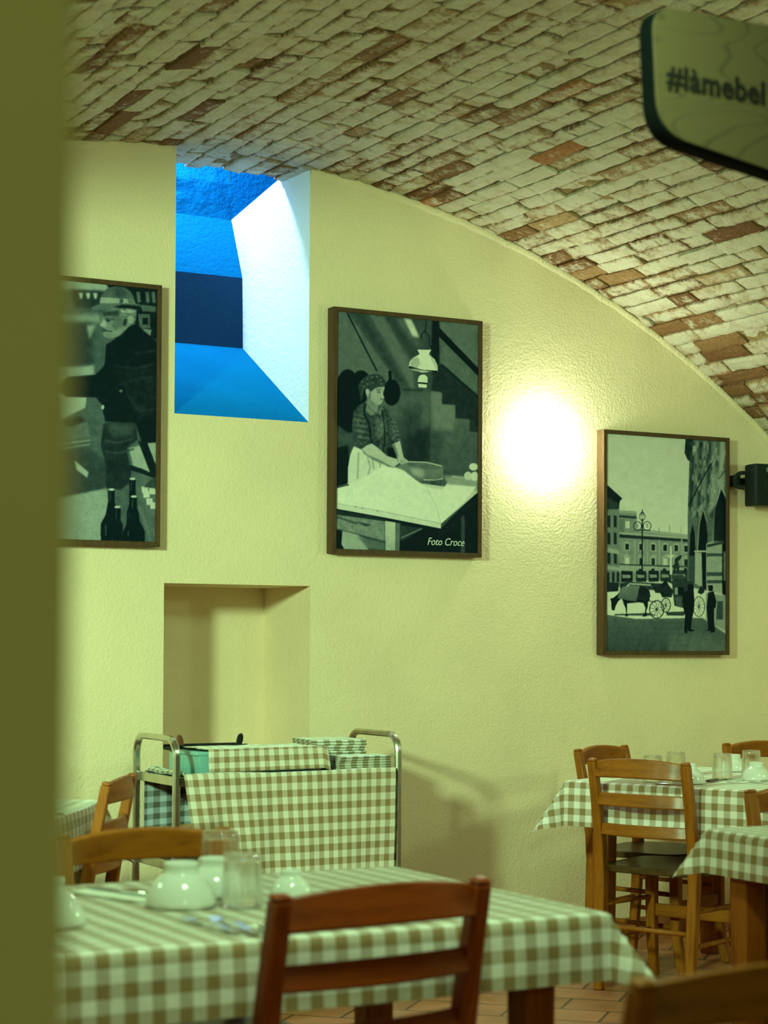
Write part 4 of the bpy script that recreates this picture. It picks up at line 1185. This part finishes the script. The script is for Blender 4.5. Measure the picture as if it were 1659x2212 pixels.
def build_tableware():
    zt = .7625; g = 'white upturned bowls on the tables'
    b0 = make_bowl('', g)
    first = [True]
    def bowl(x, y, s, label, z=zt):
        o = b0 if first[0] else copy_tree(b0)
        first[0] = False
        place(o, x, y, z, 0, label); o.scale = (s, s, s); return o
    bowl(1.452, 3.470, 1.0, 'largest white upturned footed bowl in the middle of the front table, left of the glasses')
    bowl(1.572, 3.585, .9, 'white upturned footed bowl behind the glasses on the front table')
    bowl(1.705, 3.500, .62, 'small white upturned footed bowl on the front table behind the red brown chair back')
    bowl(1.138, 3.345, 1.0, 'white upturned footed bowl on the front table, cut off by the pillar')
    bowl(4.395, 5.665, .86, 'white upturned footed bowl beside the chair post on the far right table')
    bowl(4.985, 6.130, .80, 'white upturned footed bowl at the back of the far right table')
    bowl(4.735, 5.690, .80, 'white upturned footed bowl among the glasses on the far right table')
    g = 'clear upturned tumblers on the tables'
    t0 = make_tumbler('', g); first2 = [True]
    def tum(x, y, label, s=1.0):
        o = t0 if first2[0] else copy_tree(t0)
        first2[0] = False
        place(o, x, y, zt, .3*x*7, label); o.scale = (s, s, s); return o
    tum(1.563, 3.425, 'clear upturned tumbler on the front table, nearer of the pair', 1.05)
    tum(1.672, 3.780, 'clear upturned tumbler on the front table, taller looking one behind', 1.12)
    tum(4.660, 5.800, 'ribbed clear upturned tumbler in the middle of the far right table')
    tum(4.905, 5.925, 'clear upturned tumbler at the right end of the far right table')
    tum(4.330, 5.800, 'clear upturned tumbler half hidden by the chair rail, left of two')
    tum(4.560, 5.960, 'clear upturned tumbler just above the chair rail, right of two')
    g = 'steel forks on the tables'
    f0 = make_fork('', g); ff = [True]
    def fork(x, y, rz, label):
        o = f0 if ff[0] else copy_tree(f0)
        ff[0] = False
        return place(o, x, y, zt, rz, label)
    fork(1.395, 3.195, .10, 'steel fork on the front table, left of two lying side by side')
    fork(1.432, 3.170, -.02, 'steel fork on the front table, right of two lying side by side')
    fork(4.470, 6.050, -2.3, 'steel fork with shining tines seen under the chair top rail')
    fork(4.610, 5.560, .9, 'steel fork in front of the glasses on the far right table')
    fork(4.700, 5.560, .75, 'steel fork at the right end of the far right table')
    fork(1.830, 5.530, .8, 'steel fork on the small table at the far left')
    g = 'table knives'
    k0 = make_knife('', g, M['cutlery'])
    place(k0, 1.405, 3.665, zt+.0051, .35, 'steel knife on a paper napkin at the left back of the front table')
    k1 = copy_tree(k0, (1.560, 3.112, zt+.0051), -1.50, 'steel knife on a paper napkin at the front edge of the front table')
    k2 = copy_tree(k0, (4.430, 6.165, zt), -1.2, 'steel knife lying at the back left of the far right table')
    k3 = make_knife('brown handled knife lying right of the bowl on the far right table', g, M['handle'])
    k3.location = (4.580, 5.730, zt); k3.rotation_euler = (0, 0, -1.0)
    k4 = copy_tree(k0, (4.225, 5.640, zt), .45, 'steel knife at the near edge of the far right table, behind the chair')
    g = 'paper napkins under the cutlery'
    n0 = make_napkin(.10, .22, 2, '', g); place(n0, 1.405, 3.665, zt-.0002, .35, 'folded paper napkin under the knife at the left of the front table')
    copy_tree(n0, (1.560, 3.115, zt-.0002), -1.50, 'folded paper napkin at the front edge of the front table behind the chair')

# ------------------------------------------------------------------ trolley
def build_trolley():
    x0, x1, y0, y1, zt = 2.575, 3.463, 6.205, 6.585, .935
    t = empty('serving_trolley', ((x0+x1)/2, (y0+y1)/2, 0), 0, 'steel serving trolley with hoop handles in front of the wall niche', 'trolley')
    cx, cy = (x0+x1)/2, (y0+y1)/2
    for s, x in ((-1, x0-cx), (1, x1-cx)):
        ya, yb = y0-cy, y1-cy; R = .065
        path = [(x, ya, .10), (x, ya, .5), (x, ya, zt-R)] + arc((x, ya+R, zt-R), R, PI, PI/2, 8, (0,1,0), (0,0,1))[1:] + arc((x, yb-R, zt-R), R, PI/2, 0, 8, (0,1,0), (0,0,1)) + [(x, yb, .5), (x, yb, .10)]
        mb = MB(); pr = [(.009*math.cos(a)*(1 if abs(math.cos(a)) < .9 else 1), .016*math.sin(a)) for a in [2*PI*i/16 for i in range(16)]]
        w, d = .022, .026; c_ = .006
        pr = [(-w/2+c_,-d/2),(w/2-c_,-d/2),(w/2,-d/2+c_),(w/2,d/2-c_),(w/2-c_,d/2),(-w/2+c_,d/2),(-w/2,d/2-c_),(-w/2,-d/2+c_)]
        mb.sweep(path, pr, (1,0,0)); mb.build('hoop_handle', M['steel'], t, smooth=False)
    for z, nm in ((.775, 'shelf'), (.475, 'shelf'), (.165, 'shelf')):
        mb = MB(); w, d = x1-x0-.026, y1-y0-.03
        mb.box((0,0,z), (w, d, .006))
        for s in (-1, 1):
            mb.box((0, s*d/2, z+.010), (w, .012, .032)); mb.box((s*w/2, 0, z+.010), (.014, d+.012, .032))
        mb.build(nm, M['steel'], t, bev=.002)
    for sx in (-1, 1):
        for sy in (-1, 1):
            mb = MB(); px, py = sx*(x1-x0)/2, sy*(y1-y0)/2
            mb.box((px, py, .095), (.03, .03, .02)); mb.box((px-.016, py, .065), (.004, .03, .06)); mb.box((px+.016, py, .065), (.004, .03, .06))
            c = mb.build('castor', M['steel'], t, bev=.002)
            w = MB(); w.lathe([(.030,-.011),(.037,-.008),(.037,.008),(.030,.011)], 28)
            for i, v in enumerate(w.v): w.v[i] = (px+v[2], py+v[0], .037+v[1])
            w.build('wheel', M['black'], c, smooth=False)
    # --- front drape
    mb = MB(); Wd, zt_, yf = .848, .812, y0-.020
    def uvp(u, v): return (u*Wd, v*.455)
    def fn(u, v):
        s = v*.455
        lean = .075*(v**1.2)*(1-u)**1.5
        x = 2.593 + u*(Wd) + lean - .006*v*u + .006*v*math.sin(u*31)*(1-u)*u*4*.6
        fold = .022*math.exp(-((u-.10)/.05)**2)*v + .016*math.sin(u*24+v*2)*v*(1-u)**1.6 + .006*math.sin(u*11+1)*v + .006*noise.noise((u*5, v*3, 1))*v
        if s < .022:  # over the rail, onto the shelf
            return (x, yf+.022-s, zt_+.004*math.sin(u*9)*(s < .03))
        k = min(1, (s-.022)/.02)
        return (x, yf - .004*k - fold, zt_ - .003 - (s-.022) + .008*u*(1-v*.5))
    mb.grid(fn, 90, 60, uvp)
    o = mb.build('tablecloth', M['cloth_trolley'], smooth=True, fix=False)
    tag(o, 'checked cloth hanging over the front of the serving trolley', 'tablecloth', 'checked cloths on the trolley')
    # --- back drape
    mb = MB()
    def fb(u, v):
        return (2.612 + .80*u, y1+.014 + .006*math.sin(u*40)*v, .800-.215*v + .012*math.sin(u*7)*v)
    # hangs inside, just behind the shelf rail
    mb.grid(lambda u, v: fb(u, v) if v > .12 else (fb(u, v)[0], fb(u, v)[1]-.05*(1-v/.12), .804), 90, 20, lambda u, v: (u*.80, v*.25))
    o = mb.build('tablecloth', M['cloth_blue'], smooth=True, fix=False)
    tag(o, 'bluish checked cloth hanging down the wall side of the trolley', 'tablecloth', 'checked cloths on the trolley')
    # --- cloth lying on the left of the top shelf
    mb = MB()
    mb.grid(lambda u, v: (2.598+.052*u, 6.30+.24*v, .812 + .012*math.sin(PI*u)*(.6+.4*math.sin(v*9)) ), 14, 24, lambda u, v: (u*.14, v*.26))
    o = mb.build('folded_cloth', M['cloth_fine'], smooth=True, fix=False, solid=.01)
    tag(o, 'small pale checked cloth lying at the left end of the trolley top', 'cloth')
    # --- plastic box under a cloth
    bx, by, bz = 2.905, 6.335, .800
    t = empty('storage_box', (bx, by, bz), math.radians(2), 'teal plastic storage box under a checked cloth on the trolley', 'box')
    mb = MB(); l, w, h = .48, .19, .088
    def ringz(z, k): return [(-l/2*k, -w/2*k, z), (l/2*k, -w/2*k, z), (l/2*k, w/2*k, z), (-l/2*k, w/2*k, z)]
    r0, r1, r2, r3 = ringz(0, .94), ringz(h, 1), ringz(h, .96), ringz(.006, .91)
    vs = r0+r1+r2+r3
    fs = [(3,2,1,0)] + [(i, (i+1) % 4, 4+(i+1) % 4, 4+i) for i in range(4)] + [(4+i, 4+(i+1) % 4, 8+(i+1) % 4, 8+i) for i in range(4)] + [(8+i, 8+(i+1) % 4, 12+(i+1) % 4, 12+i) for i in range(4)] + [(12,13,14,15)]
    mb.add(vs, fs); mb.build('box_body', M['teal'], t, bev=.006, seg=2)
    mb = MB(); q = ringz(h-.012, 1.025)
    mb.add([(p[0], p[1], h-.014) for p in q] + [(p[0], p[1], h-.002) for p in q], [(3,2,1,0)] + [(i, (i+1) % 4, 4+(i+1) % 4, 4+i) for i in range(4)] + [(4,5,6,7)])
    mb.build('lid', M['teal'], t, bev=.003)
    # cloth over it
    mb = MB(); lx, wy = .475, .205
    def fc(u, v):
        x = -.205 + (lx-.0)*u; a = v*(wy+.10)
        sag = -.010*max(0, (u-.95)/.05)
        if a < wy: y, z = .105 - a, .092 + .003*noise.noise((u*6, v*5, 2))
        else:
            y, z = .105 - wy - .006 - .012*((a-wy)/.10)*(.4+.6*u), .092-(a-wy)*.80 + .004*u
        z += .002
        return (x + .014*v*u, y, z+sag)
    mb.grid(fc, 60, 40, lambda u, v: (u*lx*1.05+.01, v*(wy+.10)))
    o = mb.build('tablecloth', M['cloth_trolley'], smooth=True, fix=False, solid=.003)
    o.location = (bx, by, bz); o.rotation_euler = (0, 0, math.radians(2))
    tag(o, 'folded checked cloth draped over the storage box on the trolley', 'tablecloth', 'checked cloths on the trolley')
    # --- tray with two upright handles
    t = empty('serving_tray', (2.815, 6.505, .878), math.radians(3), 'dark serving tray with two upright oval handles behind the covered box', 'tray')
    mb = MB(); mb.box((0,0,.008), (.30, .10, .012)); mb.box((0,.046,.016), (.30,.008,.012)); mb.box((0,-.046,.016), (.30,.008,.012)); mb.build('tray_body', M['black'], t, bev=.003)
    for s, mt, lb in ((-1, 'brown', 'brown oval handle'), (1, 'black', 'black oval handle')):
        mb = MB(); pts = [(.016*math.cos(2*PI*i/20)+s*.002*math.sin(2*PI*i/20), .024*math.sin(2*PI*i/20)) for i in range(20)]
        mb.prism(pts, (s*.122, -.03, .036), (.9, .44, 0), (0.12*s, 0, 1), (.004, -.008, 0)); h = mb.build('tray_handle', M[mt], t, bev=.002); h['label'] = lb
    # support under the tray: an upright carton
    mb = MB(); mb.box((2.815, 6.51, .8355), (.26, .06, .083)); o = mb.build('carton', M['teal'], bev=.003)
    tag(o, 'plain teal carton under the dark tray on the trolley', 'box')
    # --- stacks of folded napkins
    def stack(cx, cy, z0, n, w, d, h, rz, lab, mat, jit):
        base = None
        for k in range(n):
            if base is None:
                mb = MB()
                def side(u):  # rounded fold along the front
                    return u
                m = 10; prof = [(-d/2 + h/2 - h/2*math.sin(PI*i/m) , h/2 - h/2*math.cos(PI*i/m)) for i in range(m+1)] + [(d/2, h), (d/2, h*.55), (d/2-.01, h*.5), (d/2, h*.45), (d/2, 0)]
                nx = 14
                b = 0
                for i in range(nx+1):
                    x = -w/2 + w*i/nx
                    for j, (y, z) in enumerate(prof):
                        mb.uv[len(mb.v)] = (x + .2, y + z*2.0)
                        mb.v.append((x, y + .002*math.sin(x*40), z + .0012*noise.noise((x*20, y*20, 0))))
                kk = len(prof)
                for i in range(nx):
                    for j in range(kk):
                        mb.f.append((i*kk+j, i*kk+(j+1) % kk, (i+1)*kk+(j+1) % kk, (i+1)*kk+j)); mb.mi.append(0)
                mb.f.append(tuple(range(kk))); mb.mi.append(0); mb.f.append(tuple(nx*kk+j for j in range(kk))[::-1]); mb.mi.append(0)
                base = mb.build('folded_napkin', M[mat], smooth=False); o = base
                tag(o, None, 'napkin', lab[1])
            else: o = copy_tree(base)
            place(o, cx+random.uniform(-jit, jit), cy+random.uniform(-jit, jit), z0+k*h, rz+random.uniform(-.04, .04))
            o['label'] = lab[0]
    stack(3.30, 6.455, .797, 11, .22, .20, .0105, -.10, ('folded checked napkin in the taller stack at the back of the trolley top', 'napkins in the tall stack'), 'cloth_fine', .004)
    stack(3.336, 6.284, .803, 6, .215, .105, .0092, .06, ('folded checked napkin in the low stack at the front right of the trolley top', 'napkins in the low stack'), 'cloth_fine', .004)
    # --- dark dish between box and low stack
    mb = MB(); mb.lathe([(.018,0),(.021,.004),(.022,.014),(.018,.030),(.010,.036)], 28)
    o = mb.build('small_dish', M['black'], smooth=True); o.location = (3.200, 6.275, .797)
    tag(o, 'small dark upturned dish between the covered box and the low napkin stack', 'dish')

# ------------------------------------------------------------------ lights, camera
def lamp(name, typ, loc, energy, col, **k):
    l = bpy.data.lights.new(name, typ); l.energy = energy; l.color = col
    for a, v in k.items():
        if a != 'target': setattr(l, a, v)
    o = bpy.data.objects.new(name, l); C.objects.link(o); o.location = loc
    if 'target' in k:
        d = Vector(k['target']) - Vector(loc); o.rotation_euler = d.to_track_quat('-Z', 'Y').to_euler()
    return o

def build_lights():
    G = (.55, 1.0, .52)
    lamp('left_wall_light', 'SPOT', (-.95, 2.85, 2.40), 1130, G, shadow_soft_size=.22, spot_size=math.radians(62), spot_blend=1.0, target=(3.1, 6.83, 1.15))
    lamp('left_vault_fill', 'POINT', (.30, 4.6, 1.95), 30, G, shadow_soft_size=.12)  # added fill to lift the vault bricks, no fixture behind it
    lamp('right_vault_fill', 'POINT', (5.9, 3.6, 1.95), 56, G, shadow_soft_size=.12)  # unseen fill added to brighten the left side of the vault
    lamp('front_table_fill', 'AREA', (1.45, 2.35, 2.75), 46, G, shape='DISK', size=.45, target=(1.7, 3.2, 0))  # added fill above the front table, out of view
    lamp('aisle_fill', 'AREA', (4.3, 3.2, 2.75), 15, G, shape='DISK', size=.45, target=(4.2, 4.8, 0))  # added out-of-view fill aimed toward the right-hand tables
    lamp('near_pier_fill', 'AREA', (.6, -2.2, 2.5), 18, G, shape='DISK', size=.8, target=(.4, 1.5, 1.2))  # fill added behind the camera to brighten the near pier
    # daylight falling down the window shaft
    lamp('shaft_daylight', 'AREA', (2.88, 7.50, 3.86), 47, (.42, .67, .95), shape='RECTANGLE', size=.12, size_y=.10, target=(3.25, 7.25, 2.5))
    w = bpy.data.worlds.new('world'); bpy.context.scene.world = w; w.use_nodes = True
    nt = w.node_tree; bg = nt.nodes['Background']; bg.inputs[0].default_value = (.70, .82, .16, 1); bg.inputs[1].default_value = .07

def build_camera():
    F, YAW, PITCH, ROLL, SY, H = 4119.9, .5011346, .0240525, .0051589, 181.6, 1.28
    c, s = math.cos(PITCH), math.sin(PITCH)
    right, fwd, up = Vector((1,0,0)), Vector((0,c,s)), Vector((0,-s,c))
    r2 = right*math.cos(ROLL) + up*math.sin(ROLL); u2 = -right*math.sin(ROLL) + up*math.cos(ROLL)
    Rz = Matrix.Rotation(-YAW, 3, 'Z')
    r2, fwd, u2 = Rz @ r2, Rz @ fwd, Rz @ u2
    cam = bpy.data.cameras.new('camera'); o = bpy.data.objects.new('camera', cam); C.objects.link(o)
    o.matrix_world = Matrix(((r2.x, u2.x, -fwd.x, 0), (r2.y, u2.y, -fwd.y, 0), (r2.z, u2.z, -fwd.z, H), (0,0,0,1)))
    cam.sensor_fit = 'VERTICAL'; cam.sensor_height = 36; cam.sensor_width = 27
    cam.lens = F/2212*36; cam.shift_y = SY/2212; cam.clip_start = .05
    cam.dof.use_dof = True; cam.dof.focus_distance = 7.75; cam.dof.aperture_fstop = 4.0
    bpy.context.scene.camera = o

build_shell(); build_vault(); build_pictures(); build_fixtures(); build_chairs(); build_tables(); build_tableware(); build_trolley(); build_lights(); build_camera()
sc = bpy.context.scene
sc.view_settings.view_transform = 'Standard'; sc.view_settings.look = 'None'; sc.view_settings.exposure = 0
sc.cycles.use_denoising = True
sc.cycles.max_bounces = 8; sc.cycles.transparent_max_bounces = 12
sc.cycles.sample_clamp_indirect = 6
sc.cycles.caustics_refractive = False; sc.cycles.caustics_reflective = False
bpy.context.view_layer.update()
